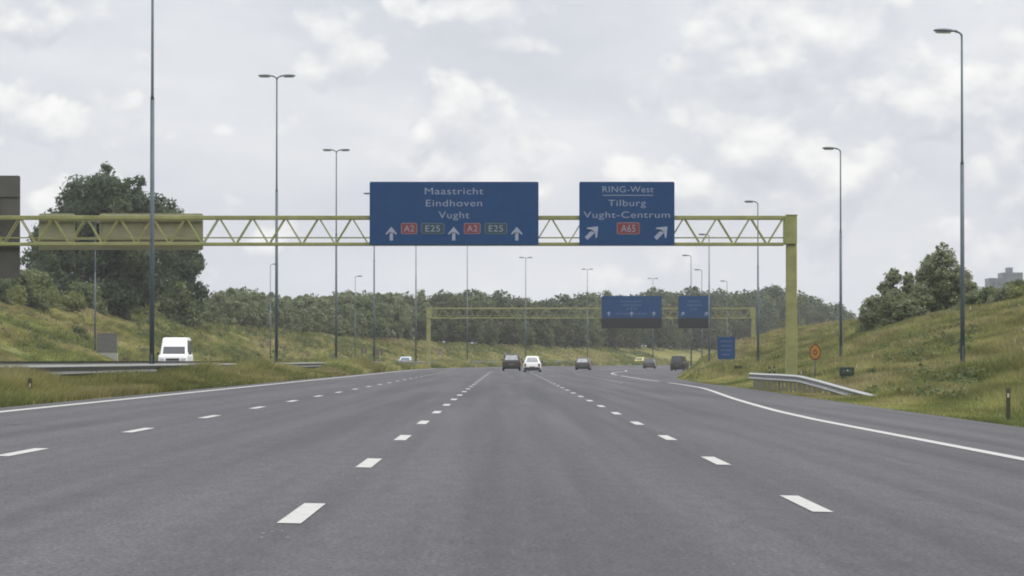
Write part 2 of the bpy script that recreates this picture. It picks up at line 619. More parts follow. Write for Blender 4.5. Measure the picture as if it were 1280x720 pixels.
LANE = [-4.93, -1.34, 2.26]
def markings():
    mb = MB()
    dz = 0.005
    def seg(lc, y0, y1, w):
        n = max(2, int((y1 - y0) / 6) + 2)
        ys = np.linspace(y0, y1, n)
        o_ = off(ys)
        lc_ = np.full(n, lc) if np.isscalar(lc) else np.interp(ys, lc[0], lc[1])
        mb.ribbon([(l - w / 2 + o, y, float(road_z(l - w / 2)) + dz) for l, o, y in zip(lc_, o_, ys)],
                  [(l + w / 2 + o, y, float(road_z(l + w / 2)) + dz) for l, o, y in zip(lc_, o_, ys)])
    seg(-8.51, -40, 1500, 0.20)
    for lc, start in ((LANE[0], 38.0 - 24), (LANE[1], 24.6 - 24), (LANE[2], 28.1 - 24)):
        y = start
        while y < 900:
            seg(lc, y - 1.6, y + 1.6, 0.15)
            y += 12.0
    ty = [-40, 72, 86, 100, 115, 131, 148, 165, 190, 240, 312, 433, 470]
    tx = [6.08, 6.06, 6.25, 6.62, 7.05, 7.6, 8.2, 8.7, 8.95, 8.85, 9.35, 11.1, 9.6]
    for a_, b_ in ((-40, 204), (216, 300), (312, 470)):
        seg((ty, tx), a_, b_, 0.20)
    seg(6.1, 470, 1200, 0.20)
    y = 196
    while y < 330:
        seg(6.1, y, y + 1.4, 0.20)
        y += 9.0
    seg(-16.9 , 20, 1000, 0.18) if False else None
    q = random.Random(3)
    for k in range(16):
        y = q.choice((20.5, 21.5, 30, 31.5, 33, 42, 44)) + q.uniform(-1, 1)
        x = LANE[1] + q.uniform(-.10, .10)
        a = q.uniform(.006, .013)
        z = float(road_z(x)) + dz
        mb.add([(x - a, y - a * 1.5, z), (x + a * .8, y - a, z), (x + a, y + a * 1.6, z), (x - a * .7, y + a, z)], [(0, 1, 2, 3)])
    tag(mb.build('road_markings', M['paint']), kind='structure')
    m2 = MB()
    for lc in (-16.9, -27.0):
        ys = ystations(40, 1000)
        o_ = off(ys)
        zf = lambda l: 0.20 + (l + 16.2) * 0.02 + 0.005
        m2.ribbon([(lc - .1 + o, y, zf(lc - .1)) for o, y in zip(o_, ys)], [(lc + .1 + o, y, zf(lc + .1)) for o, y in zip(o_, ys)])
    tag(m2.build('oncoming_road_markings', M['paint']), kind='structure')
    t = MB()
    t.ribbon([(-9.0, 53.2, float(road_z(-9)) + .004), (-7.2, 52.4, float(road_z(-7.2)) + .004), (-5.4, 51.6, float(road_z(-5.4)) + .004)],
             [(-9.0, 53.32, float(road_z(-9)) + .004), (-7.2, 52.5, float(road_z(-7.2)) + .004), (-5.4, 51.65, float(road_z(-5.4)) + .004)])
    tag(t.build('road_tar_seam', M['tar']), kind='structure')

markings()

# haze round everything: far things fade a little
def haze():
    m = bpy.data.materials.new('haze_air')
    m.use_nodes = True
    nt = m.node_tree
    nt.nodes.clear()
    out = nt.nodes.new('ShaderNodeOutputMaterial')
    v = nt.nodes.new('ShaderNodeVolumePrincipled')
    v.inputs['Color'].default_value = (0.90, 0.91, 0.93, 1)
    v.inputs['Density'].default_value = HAZE
    v.inputs['Anisotropy'].default_value = 0.2
    nt.links.new(v.outputs[0], out.inputs['Volume'])
    mb = MB()
    mb.box(-1200, 2200, -90, 2700, -3, 60)
    o = mb.build('haze', m)
    tag(o, kind='stuff')
HAZE = 0.00013
haze()

# ------------------------------------------------------------------ guard rails
WPROF = [(0.0, 0.0), (0.085, 0.062), (0.085, 0.078), (0.004, 0.12), (0.0, 0.135), (0.085, 0.245), (0.085, 0.262), (0.0, 0.31)]
def guard_rail(name, path, face, posts, label, steel='galv'):
    """path: list of (x, y, z of top edge); face = -1: the ridges look towards -x, +1: towards +x"""
    base = path[0]
    root = empty(name, (base[0], base[1], gz(base[0], base[1])))
    tag(root, label, 'guard rail', 'guard rails beside the motorway')
    bx, by, bz = root.location
    mb = MB()
    prof = [(face * a, b - 0.31) for a, b in WPROF] + [(face * (a - 0.008), b - 0.31) for a, b in reversed(WPROF)]
    rings = [[(x - bx + a, y - by, z - bz + b) for a, b in prof] for x, y, z in path]
    mb.loft(rings)
    mb.build('beam', M[steel], root)
    py = [p[1] for p in path]
    for y in posts:
        x = float(np.interp(y, py, [p[0] for p in path]))
        zt = float(np.interp(y, py, [p[2] for p in path]))
        g = gz(x - face * 0.08, y) - 0.3
        if zt - 0.05 < g + 0.35:
            continue
        pm = MB()
        cx = x - face * 0.07 - bx
        # a C-shaped steel post
        pm.box(cx - 0.05, cx + 0.05, y - by - 0.03, y - by - 0.022, g - bz, zt - 0.14 - bz)
        pm.box(cx - 0.05, cx - 0.042, y - by - 0.0215, y - by + 0.03, g - bz, zt - 0.14 - bz)
        pm.box(cx + 0.042, cx + 0.05, y - by - 0.0215, y - by + 0.03, g - bz, zt - 0.14 - bz)
        pm.build('post', M['railpost'], root)

def smooth_path(pts, step=1.5):
    ys = [p[1] for p in pts]
    yy = np.arange(ys[0], ys[-1] + 0.01, step)
    X = np.interp(yy, ys, [p[0] for p in pts])
    Z = np.interp(yy, ys, [p[2] for p in pts])
    k = np.array([1, 2, 3, 2, 1.]) / 9
    def sm(a):
        return np.convolve(np.pad(a, 2, 'edge'), k, 'valid')
    return list(zip(sm(X), yy, sm(Z)))

guard_rail('guard_rail', smooth_path([(11.50, 108, -0.22), (11.42, 114, -0.04), (11.24, 123, 0.15), (11.10, 131, 0.34), (10.99, 139, 0.49), (10.95, 148, 0.50), (10.97, 158, 0.49), (11.05, 168, 0.49)], 1.0),
           -1, np.arange(118, 168, 2.0), 'short steel guard rail on the right dipping into the grass before the gantry post')
ys_ = ystations(30, 640)
guard_rail('guard_rail', [(-11.7 + float(off(y)), y, 0.925) for y in ys_], 1, np.arange(62, 240, 4.0),
           'long steel guard rail in the median grass, the one nearer our carriageway', 'galv_dull')
guard_rail('guard_rail', [(-14.9 + float(off(y)), y, 1.015) for y in ys_], -1, np.arange(80, 260, 4.0),
           'long steel guard rail in the median grass, the one nearer the oncoming carriageway', 'galv_dull')

# ------------------------------------------------------------------ street lamps
def lamp_head(mb, ml, side, z):
    """a flat drop-shaped luminaire pointing to side (+1 / -1) along x"""
    st = [(0.16, 0.045, 0.045), (0.24, 0.075, 0.05), (0.40, 0.13, 0.07), (0.62, 0.17, 0.085), (0.82, 0.165, 0.08), (0.95, 0.12, 0.06), (1.02, 0.05, 0.03)]
    rings, lens = [], []
    for x, w, h in st:
        zz = z + 0.10 + 0.05 * math.sin(min(1, x / 0.6) * 1.57)
        rings.append([(side * x, w * math.cos(a), zz + h * math.sin(a) * (1.0 if math.sin(a) > 0 else 0.6)) for a in [2 * math.pi * k / 12 for k in range(12)]])
    mb.loft(rings)
    for x, w, h in st[2:6]:
        zz = z + 0.10 + 0.05 * math.sin(min(1, x / 0.6) * 1.57) - h * 0.6
        lens.append([(side * x, w * 0.75 * math.cos(a), zz - 0.004 + 0.05 * math.sin(a) * (1 if math.sin(a) < 0 else 0)) for a in [2 * math.pi * k / 10 for k in range(10)]])
    ml.loft(lens)

def street_lamp(x, y, top, sides, label, group, r=0.085):
    g = gz(x, y) - 0.05
    root = empty('street_lamp', (x, y, g))
    tag(root, label, 'street lamp', group)
    H = top - g
    pm = MB()
    pm.tube([(0, 0, -0.3), (0, 0, H * 0.62)], [r * 1.08, r * 0.85], 10)
    pm.tube([(0, 0, H * 0.62), (0, 0, H * 0.63), (0, 0, H)], [r * 0.84, r * 0.62, r * 0.46], 10)
    pm.build('pole', M['pole'], root, True)
    d = MB()
    d.box(-0.04, 0.04, -r * 1.08 - 0.006, -r + 0.03, 0.5, 1.1)
    d.build('service_door', M['pole'], root)
    for s in sides:
        a = MB()
        a.tube([(0, 0, H - 0.12), (s * 0.03, 0, H + 0.02), (s * 0.10, 0, H + 0.08), (s * 0.24, 0, H + 0.11)], [0.04, 0.04, 0.035, 0.03], 8)
        a.build('bracket', M['pole'], root, True)
        hm, lm = MB(), MB()
        lamp_head(hm, lm, s, H)
        h = hm.build('luminaire', M['head'], root, True)
        lm.build('lens', M['lens'], h, True)
    return root

MED = ['tall double lamp in the median beside the white van, its heads above the picture',
       'tall double lamp in the median with the biggest pair of heads in view',
       'double median lamp with the second biggest heads, left of the blue signs',
       'double median lamp whose head just shows at the left edge of the wide blue sign',
       'double median lamp passing behind the left half of the wide blue sign',
       'double median lamp passing behind the right half of the wide blue sign',
       'far double median lamp standing in the gap between the two blue signs',
       'far double median lamp below the narrow blue sign, its heads over the wood',
       'farthest double median lamp, faint above the far wide blue sign']
for y, lab in zip([131.5, 203, 274.5, 346, 418, 489, 561, 632, 704], MED):
    street_lamp(-12.5 + float(off(y)) + (0.0 if y < 330 else 0.2), y, 16.45, (-1, 1), lab, 'double lamps along the median')
RGT = ['single lamp on the right bank, the nearest and tallest, in front of the leafy trees',
       'single lamp behind the green box at the foot of the right bank',
       'single lamp just left of the yellow gantry post on the right',
       'single lamp just right of the narrow blue sign, its head behind the gantry truss',
       'far single lamp whose arm shows just right of the narrow wide hanging board',
       'small far single lamp next to the far narrow blue sign',
       'smallest far single lamp on the right just above the wood']
for y, x, lab in zip([133.5, 207.5, 277, 349, 419, 485, 554], [16.4, 18.7, 18.8, 19.1, 20.9, 25.6, 33], RGT):
    street_lamp(x, y, 12.75, (-1,), lab, 'single lamps along the right verge', 0.08)
LFT = ['single lamp on the left bank whose pale head shows against the sign backs',
       'faint single lamp on the far left bank, left of the biggest double lamp',
       'faint far single lamp above the thicket between two double lamps']
for y, x, lab in zip([319, 457, 522], [-35.2, -28.9, -21.1], LFT):
    street_lamp(x, y, 12.75, (1,), lab, 'single lamps along the left bank', 0.07)

# ------------------------------------------------------------------ gantries
def gantry(y, x0, x1, z_bot, z_top, label, pitch, post_w=0.42):
    g = gz(x1, y)
    root = empty('sign_gantry', (x1, y, g))
    tag(root, label, 'sign gantry', 'yellow sign gantries over the motorway')
    bz = g
    for px in (x0, x1):
        gp = gz(px, y) - 0.4
        pm = MB()
        w = post_w / 2
        pm.box(px - x1 - w, px - x1 + w, 0.15, 0.15 + post_w, gp - bz, z_bot - 0.02 - bz, ch=0.03)
        pm.box(px - x1 - w - (0.10 if px == x1 else 0.0), px - x1 + w + (0.0 if px == x1 else 0.10), 0.03, 0.27 + post_w, z_bot - 0.015 - bz, z_top + 0.08 - bz, ch=0.03)
        pm.box(px - x1 - w - 0.12, px - x1 + w + 0.12, 0.0, 0.30 + post_w, gp - bz, gp + 0.46 - bz)
        post = pm.build('post', M['gantry'], root)
        cap = MB()
        cap.box(px - x1 - w - 0.02, px - x1 + w + 0.02, 0.02, 0.28 + post_w, z_top + 0.082 - bz, z_top + 0.12 - bz)
        cap.build('cap', M['gantry'], post)
    a, b = x0 - x1 + post_w / 2 + 0.003, -post_w / 2 - 0.103
    depth = 0.62
    for yy in (0.06, 0.06 + depth):
        for nm, zc, h in (('top_chord', z_top, 0.075), ('bottom_chord', z_bot, 0.06)):
            cm = MB()
            cm.box(a, b, yy - 0.05, yy + 0.05, zc - h - bz, zc + h - bz, ch=0.012)
            cm.build(nm, M['gantry'], root)
        tm = MB()
        n = int(round((b - a) / pitch))
        p = (b - a) / n
        for i in range(n):
            xa, xm, xb = a + i * p, a + (i + .5) * p, a + (i + 1) * p
            tm.tube([(xa + 0.05, yy, z_top - 0.07 - bz), (xm - 0.05, yy, z_bot + 0.06 - bz)], 0.026, 6)
            tm.tube([(xm + 0.05, yy, z_bot + 0.06 - bz), (xb - 0.05, yy, z_top - 0.07 - bz)], 0.026, 6)
        tm.build('lattice', M['gantry'], root)
    rm = MB()
    rm.box(a, b, 0.30, 0.34, z_bot + 0.23 - bz, z_bot + 0.28 - bz)
    rm.build('cable_tray', M['gantry'], root)
    return root

G1, G2 = 148.0, 405.0
gantry(G1, -31.5, 11.40, 5.68, 6.735, 'near olive yellow lattice gantry carrying the large blue signs', 1.335)
gantry(G2, -8.4, 27.0, 5.68, 6.72, 'far olive yellow lattice gantry in front of the wood', 1.40, 0.45)

# ------------------------------------------------------------------ writing
_dg = None
def text_mesh(s, bold=0.0):
    cu = bpy.data.curves.new('lettering', 'FONT')
    cu.body = s
    cu.offset = bold
    cu.space_character = 1.08
    o = bpy.data.objects.new('lettering', cu)
    C.objects.link(o)
    bpy.context.view_layer.update()
    dg = bpy.context.evaluated_depsgraph_get()
    me = bpy.data.meshes.new_from_object(o.evaluated_get(dg))
    bpy.data.objects.remove(o)
    bpy.data.curves.remove(cu)
    return me

_CAP = None
def cap_height():
    global _CAP
    if _CAP is None:
        me = text_mesh('H')
        zs = [v.co.y for v in me.vertices]
        _CAP = max(zs) - min(zs)
        bpy.data.meshes.remove(me)
    return _CAP

def letters(s, xc, base, width, cap, y, mat, parent, bold=0.0):
    """flat lettering standing upright, facing -y, centred on xc, with its base line at z = base"""
    me = text_mesh(s, bold)
    xs = [v.co.x for v in me.vertices]
    sx = width / (max(xs) - min(xs))
    sz = cap / cap_height()
    mid = (max(xs) + min(xs)) / 2
    for v in me.vertices:
        v.co = Vector((xc + (v.co.x - mid) * sx, y, base + v.co.y * sz))
    me.materials.clear()
    me.materials.append(mat)
    me.name = 'lettering'
    o = bpy.data.objects.new('lettering', me)
    C.objects.link(o)
    o.parent = parent
    return o

def rrect(x0, x1, z0, z1, r, n=4):
    pts = []
    for cx, cz, a0 in ((x1 - r, z1 - r, 0), (x0 + r, z1 - r, 90), (x0 + r, z0 + r, 180), (x1 - r, z0 + r, 270)):
        for k in range(n + 1):
            a = R(a0 + 90 * k / n)
            pts.append((cx + r * math.cos(a), cz + r * math.sin(a)))
    return pts

def board(name, w, h, mats, parent, y=0.0, t=0.06, r=0.06):
    """sign board: bottom centre at the parent origin"""
    mb = MB()
    mb.prism(rrect(-w / 2, w / 2, 0, h, r), y - t, y)
    b = mb.build(name, mats, parent)
    e = MB()
    for z in (h * 0.25, h * 0.75):
        e.box(-w / 2 + 0.1, w / 2 - 0.1, y + 0.003, y + 0.05, z - 0.03, z + 0.03)
    e.build('stiffener', M['galv'], parent)
    return b

def badge(x0, x1, z0, z1, y, fill, rim, s, parent):
    b = MB()
    b.prism(rrect(x0, x1, z0, z1, 0.07), y - 0.006, y)
    o = b.build('route_badge', rim, parent)
    i = MB()
    i.prism(rrect(x0 + 0.035, x1 - 0.035, z0 + 0.035, z1 - 0.035, 0.045), y - 0.010, y - 0.0065)
    i.build('badge_field', fill, o)
    letters(s, (x0 + x1) / 2, z0 + 0.10, (x1 - x0) * 0.62, (z1 - z0) - 0.20, y - 0.013, M['softwhite'], o)

def arrow(cx, cz, size, ang, y, parent):
    """arrow polygon pointing up, turned clockwise by ang"""
    p = [(0, .5), (.40, .02), (.40, -.10), (.12, .10), (.12, -.5), (-.12, -.5), (-.12, .10), (-.40, -.10), (-.40, .02)]
    ca, sa = math.cos(ang), math.sin(ang)
    P = [(cx + size * (a * ca + b * sa), cz + size * (-a * sa + b * ca)) for a, b in p]
    mb = MB()
    n = len(P)
    vs = [(x, y, z) for x, z in P]
    mb.add(vs, [(0, 1, 2, 3), (0, 3, 7), (0, 7, 8), ] + [(3, 4, 5, 6), (3, 6, 7)])
    return mb.build('arrow', M['white'], parent)

def wide_sign(x0, x1, y, z0, z1, label, lower=None, dim=False, group='blue direction signs'):
    w, h = x1 - x0, z1 - z0
    root = empty('direction_sign', ((x0 + x1) / 2, y, z0))
    tag(root, label, 'direction sign', group)
    board('board', w, h, M['blue'], root)
    return root, w, h

YF = -0.064
s1, w, h = wide_sign(-5.41, 1.31, G1 - 0.06, 5.64, 8.15, 'wide blue sign reading Maastricht Eindhoven Vught on the near gantry')
u = w / 1205.0
def X1(p): return (p - 640.5) * u
def Z1(p): return h - (p - 45) * u * 1.02
letters('Maastricht', X1(641), Z1(133), 418 * u, 47 * u, YF, M['softwhite'], s1)
letters('Eindhoven', X1(640), Z1(217), 400 * u, 47 * u, YF, M['softwhite'], s1)
letters('Vught', X1(640), Z1(300), 220 * u, 47 * u, YF, M['softwhite'], s1)
for a, b in ((262, 378), (710, 830)):
    badge(X1(a), X1(b), Z1(411), Z1(333), YF + 0.002, M['red'], M['badge_rim'], 'A2', s1)
for a, b in ((405, 572), (858, 1020)):
    badge(X1(a), X1(b), Z1(411), Z1(333), YF + 0.002, M['green'], M['badge_rim_green'], 'E25', s1)
for c in (193, 638, 1088):
    arrow(X1(c), Z1(408), 98 * u, 0, YF, s1)

s2, w, h = wide_sign(2.93, 6.72, G1 - 0.06, 5.62, 8.15, 'narrow blue sign reading Tilburg and Vught-Centrum on the near gantry')
u = w / 922.0
def X2(p): return (p - 539) * u
def Z2(p): return h - (p - 65) * u
letters('RING-West', X2(550), Z2(167), 495 * u, 58 * u, YF, M['softwhite'], s2)
ul = MB()
ul.box(X2(305), X2(795), YF - 0.002, YF + 0.002, Z2(200), Z2(192))
ul.build('underline', M['softwhite'], s2)
letters('Tilburg', X2(540), Z2(300), 365 * u, 60 * u, YF, M['softwhite'], s2)
letters('Vught-Centrum', X2(538), Z2(414), 835 * u, 60 * u, YF, M['softwhite'], s2)
badge(X2(440), X2(662), Z2(575), Z2(458), YF + 0.002, M['red'], M['badge_rim'], 'A65', s2)
for c in (203, 873):
    arrow(X2(c), Z2(556), 165 * u, R(45), YF, s2)

def far_sign(x0, x1, z_low, z_mid, z1, label, lines, arrows):
    root, w, h = wide_sign(x0, x1, G2 - 0.06, z_mid, z1, label)
    mm = MB()
    mm.box(-w / 2, w / 2, -0.075, 0.10, z_low - z_mid, -0.005, ch=0.02)
    mm.build('matrix_panel', M['matrix'], root)
    for zc, ww in lines:                                   # lines too small to read in the photograph: rows of thin strokes
        lm = MB()
        x = -ww * w / 2
        while x < ww * w / 2 - 0.05:
            b = random.uniform(0.10, 0.22)
            lm.box(x, x + b * 0.4, YF - 0.002, YF + 0.002, zc * h, zc * h + 0.17)
            x += b + 0.08
        lm.build('lettering', M['faint'], root)
    for a in arrows:
        arrow(a * w, 0.20 * h, 0.5, 0 if len(arrows) == 3 else R(45), YF, root)
    return root
far_sign(10.45, 17.0, 4.55, 5.67, 8.07, 'wide blue sign with a black lower strip on the far gantry', [(0.72, 0.35), (0.55, 0.30), (0.38, 0.16), (0.16, 0.5)], (-0.38, 0.0, 0.37))
far_sign(18.8, 22.35, 4.55, 5.67, 8.07, 'narrow blue sign with a black lower strip on the far gantry', [(0.72, 0.4), (0.55, 0.45), (0.36, 0.2)], (-0.36, 0.36))

def back_sign(x0, x1, z0, z1, mat, label, gap=None):
    root = empty('sign_seen_from_behind', ((x0 + x1) / 2, G1 + 0.85, z0))
    tag(root, label, 'sign board', 'backs of signs for the oncoming carriageway')
    w, h = x1 - x0, z1 - z0
    for a, b in ([(-w / 2, w / 2)] if not gap else [(-w / 2, -w / 2 + gap[0] * w), (-w / 2 + gap[1] * w, w / 2)]):
        mb = MB()
        mb.prism(rrect(a, b, 0.26 if gap else 0, h, 0.08), 0.10, 0.16)
        mb.build('board', mat, root)
    if gap:
        mb = MB()
        mb.prism(rrect(-w / 2, w / 2, 0, 0.25, 0.05), 0.08, 0.22)
        mb.build('lower_strip', mat, root)
    for zz in (0.3, 0.8):
        e = MB()
        e.box(-w / 2 + 0.05, w / 2 - 0.05, 0.03, 0.097, h * zz - 0.035, h * zz + 0.035)
        e.build('rail', mat, root)
    n = max(2, int(w / 1.6))
    for i in range(n):
        x = -w / 2 + w * (i + 0.5) / n
        e = MB()
        e.box(x - 0.03, x + 0.03, 0.05, 0.096, h * 0.3 + 0.038, h * 0.8 - 0.038)
        e.build('upright', mat, root)
back_sign(-18.70, -12.12, 5.47, 6.93, M['signback'], 'long low olive back of a sign on the near gantry, before the big tree', (0.22, 0.37))
back_sign(-26.2, -19.45, 4.34, 8.45, M['darkback'], 'tall dark brown back of a sign cut by the left picture edge')

# ------------------------------------------------------------------ roadside furniture
def delineator(x, y, h, label):
    g = gz(x, y)
    root = empty('delineator_post', (x, y, g))
    tag(root, label, 'marker post', 'marker posts on the verge')
    mb = MB()
    mb.loft([[(-.045, -.025, -.3), (.045, -.025, -.3), (.03, .04, -.3), (-.03, .04, -.3)],
             [(-.045, -.025, h - .04), (.045, -.025, h - .04), (.03, .04, h - .04), (-.03, .04, h - .04)],
             [(-.038, -.015, h), (.038, -.015, h), (.025, .035, h), (-.025, .035, h)]])
    mb.build('body', M['post'], root)
    r_ = MB()
    r_.box(-.02, .02, -.03, -.0255, h - .20, h - .12)
    r_.build('reflector', M['reflector'], root)
delineator(10.21, 75.6, 0.68, 'dark marker post in the short grass at the right edge of the picture')
delineator(12.65, 244, 0.62, 'small dark marker post where the right verge narrows, near the small blue sign')
delineator(-10.35, 81, 0.48, 'dark marker post in the median grass at the left edge of the picture')
delineator(12.05, 170, 0.95, 'thin dark post behind the guard rail, left one of a close pair')
delineator(12.42, 172, 0.95, 'thin dark post behind the guard rail, right one of a close pair')

def service_pole():
    x, y = 10.98 + 0.25, 149.6
    x = 351 * y / FPX
    g = gz(x, y)
    root = empty('service_pole', (x, y, g))
    tag(root, 'thin pale yellow pole standing against the left side of the gantry post', 'pole')
    mb = MB()
    mb.tube([(0, 0, -.3), (0, 0, 1.42)], 0.035, 8)
    mb.build('shaft', M['gantry'], root, True)
    k = MB()
    k.tube([(0, 0, 1.42), (0, 0, 1.47)], 0.05, 8)
    k.build('cap', M['gantry'], root)
service_pole()

def info_sign():
    x, y = 17.8, 300.0
    g = gz(x, y)
    root = empty('information_sign', (x, y, g))
    tag(root, 'small blue upright information sign on posts at the slip road verge', 'road sign')
    z0, z1 = 1.15 - g, 2.95 - g
    mb = MB()
    mb.prism(rrect(-.71, .71, z0, z1, .06), -.05, 0)
    b = mb.build('board', M['blue'], root)
    for i, ww in enumerate((0.9, 0.75, 0.85, 0.6)):
        l_ = MB()
        zc = z1 - 0.35 - i * 0.36
        xx = -ww / 2
        while xx < ww / 2:
            l_.box(xx, xx + 0.04, -.054, -.051, zc - .06, zc + .06)
            xx += random.uniform(0.09, 0.14)
        l_.build('lettering', M['faint'], b)
    for s in (-.45, .45):
        p = MB()
        p.tube([(s, .05, -.3), (s, .05, z1 - .1)], .04, 8)
        p.build('post', M['galv'], root, True)
info_sign()

def box_cabinet(x, y, w, d, h, mats, label, name='roadside_cabinet', plinth=0.12, group=None, spots=0):
    g = gz(x, y)
    root = empty(name, (x, y, g))
    tag(root, label, 'cabinet', group)
    p = MB()
    p.box(-w / 2 - .04, w / 2 + .04, -d / 2 - .04, d / 2 + .04, -.4, plinth)
    p.build('plinth', M['concrete'], root)
    b = MB()
    b.box(-w / 2, w / 2, -d / 2, d / 2, plinth + .002, h - .05, ch=.015)
    body = b.build('housing', mats[0], root)
    r_ = MB()
    r_.box(-w / 2 - .03, w / 2 + .03, -d / 2 - .03, d / 2 + .03, h - .048, h, ch=.012)
    r_.build('roof', mats[1], root)
    for s in (-1, 1):
        dr = MB()
        dr.box(s * w / 4 - w / 4 + .02, s * w / 4 + w / 4 - .02, -d / 2 - .012, -d / 2 - .003, plinth + .05, h - .09)
        o = dr.build('door', mats[0], root)
        hd = MB()
        hd.box(s * .04 - .012, s * .04 + .012, -d / 2 - .03, -d / 2 - .0125, h * .5, h * .5 + .1)
        hd.build('handle', M['trim'], o)
    return root
box_cabinet(-33.6, 314, 1.65, .7, 2.05, (M['cabinet'], M['cabinet']), 'large grey cabinet at the foot of the left bank, beside the nearest median lamp', plinth=0.42)
box_cabinet(-31.6, 310, .55, .4, 0.95, (M['signbrown'], M['signbrown']), 'small brown box beside the large grey cabinet on the left')
box_cabinet(15.0, 240, .50, .4, .62, (M['post'], M['post']), 'small dark olive box on the verge left of the guard rail end', plinth=.05)

def green_box():
    x, y = 13.75, 150.0
    g = gz(x, y)
    root = empty('equipment_box', (x, y, g))
    tag(root, 'dark green equipment box at the foot of the right bank behind the guard rail', 'cabinet')
    p = MB()
    p.box(-.24, .24, -.15, .15, -.3, .42, ch=.015)
    p.build('lower_housing', M['mgreen'], root)
    t = MB()
    t.box(-.29, .29, -.19, .19, .423, .76, ch=.02)
    top = t.build('upper_housing', M['dgreen'], root)
    for s in (-.13, .13):
        v = MB()
        v.box(s - .06, s + .06, -.197, -.192, .52, .66)
        v.build('door_panel', M['mgreen'], top)
    lk = MB()
    lk.tube([(0.02, -.195, .62), (0.02, -.215, .62)], .035, 10)
    lk.build('lock', M['reflector'], top)
green_box()

def warning_sign():
    y = 170.0
    x = 387 * y / FPX
    g = gz(x, y)
    root = empty('verge_sign', (x, y, g))
    tag(root, 'orange rounded sign with a dark ring on a post at the right verge', 'road sign')
    zc = EYE + 10.3 * y / FPX - g
    p = MB()
    p.tube([(0, .04, -.3), (0, .04, zc + .25)], .03, 8)
    p.build('post', M['pole'], root, True)
    def oval(rx, rz, y0, y1, mat, nm, par):
        mb = MB()
        P = [(rx * math.cos(2 * math.pi * k / 24), zc + rz * math.sin(2 * math.pi * k / 24) * (1.12 if 0 < k < 12 and 4 < k < 8 else 1)) for k in range(24)]
        mb.prism(P, y0, y1)
        return mb.build(nm, mat, par)
    b = oval(.27, .36, -.02, 0, M['brown'], 'plate', root)
    oval(.215, .29, -.026, -.0205, M['orange'], 'field', b)
    oval(.10, .13, -.031, -.0265, M['brown'], 'symbol', b)
    oval(.045, .06, -.035, -.0315, M['orange'], 'symbol_centre', b)
warning_sign()

def small_back(x, y, zc, w, h, round_, label):
    g = gz(x, y)
    root = empty('small_sign', (x, y, g))
    tag(root, label, 'road sign', 'small signs seen from behind on the left verge')
    mb = MB()
    zc -= g
    P = [(w / 2 * math.cos(2 * math.pi * k / 24), zc + h / 2 * math.sin(2 * math.pi * k / 24)) for k in range(24)] if round_ else rrect(-w / 2, w / 2, zc - h / 2, zc + h / 2, .06)
    mb.prism(P, .03, .06)
    mb.build('plate', M['signbrown'], root)
    for s in ((0,) if round_ else (-w / 4, w / 4)):
        p = MB()
        p.tube([(s, 0, -.3), (s, 0, zc + h * .3)], .028, 8)
        p.build('post', M['galv'], root, True)
small_back(-19.8, 520, 2.45, .95, .95, True, 'round sign seen from behind on the left verge below the thicket')
small_back(-18.0, 522, 2.15, 1.45, .85, False, 'wide brown sign seen from behind, right of the round one on the left verge')
small_back(-9.9, 560, 2.3, .45, .9, False, 'narrow sign seen from behind near the left post of the far gantry')

# ------------------------------------------------------------------ vehicles (nose towards +y, origin on the road under the middle)
def ring8(x, y0, y1, z, c):
    return [(-x + c, y0, z), (x - c, y0, z), (x, y0 + c, z), (x, y1 - c, z), (x - c, y1, z), (-x + c, y1, z), (-x, y1 - c, z), (-x, y0 + c, z)]

def lerp(a, b, t):
    return a + (b - a) * t

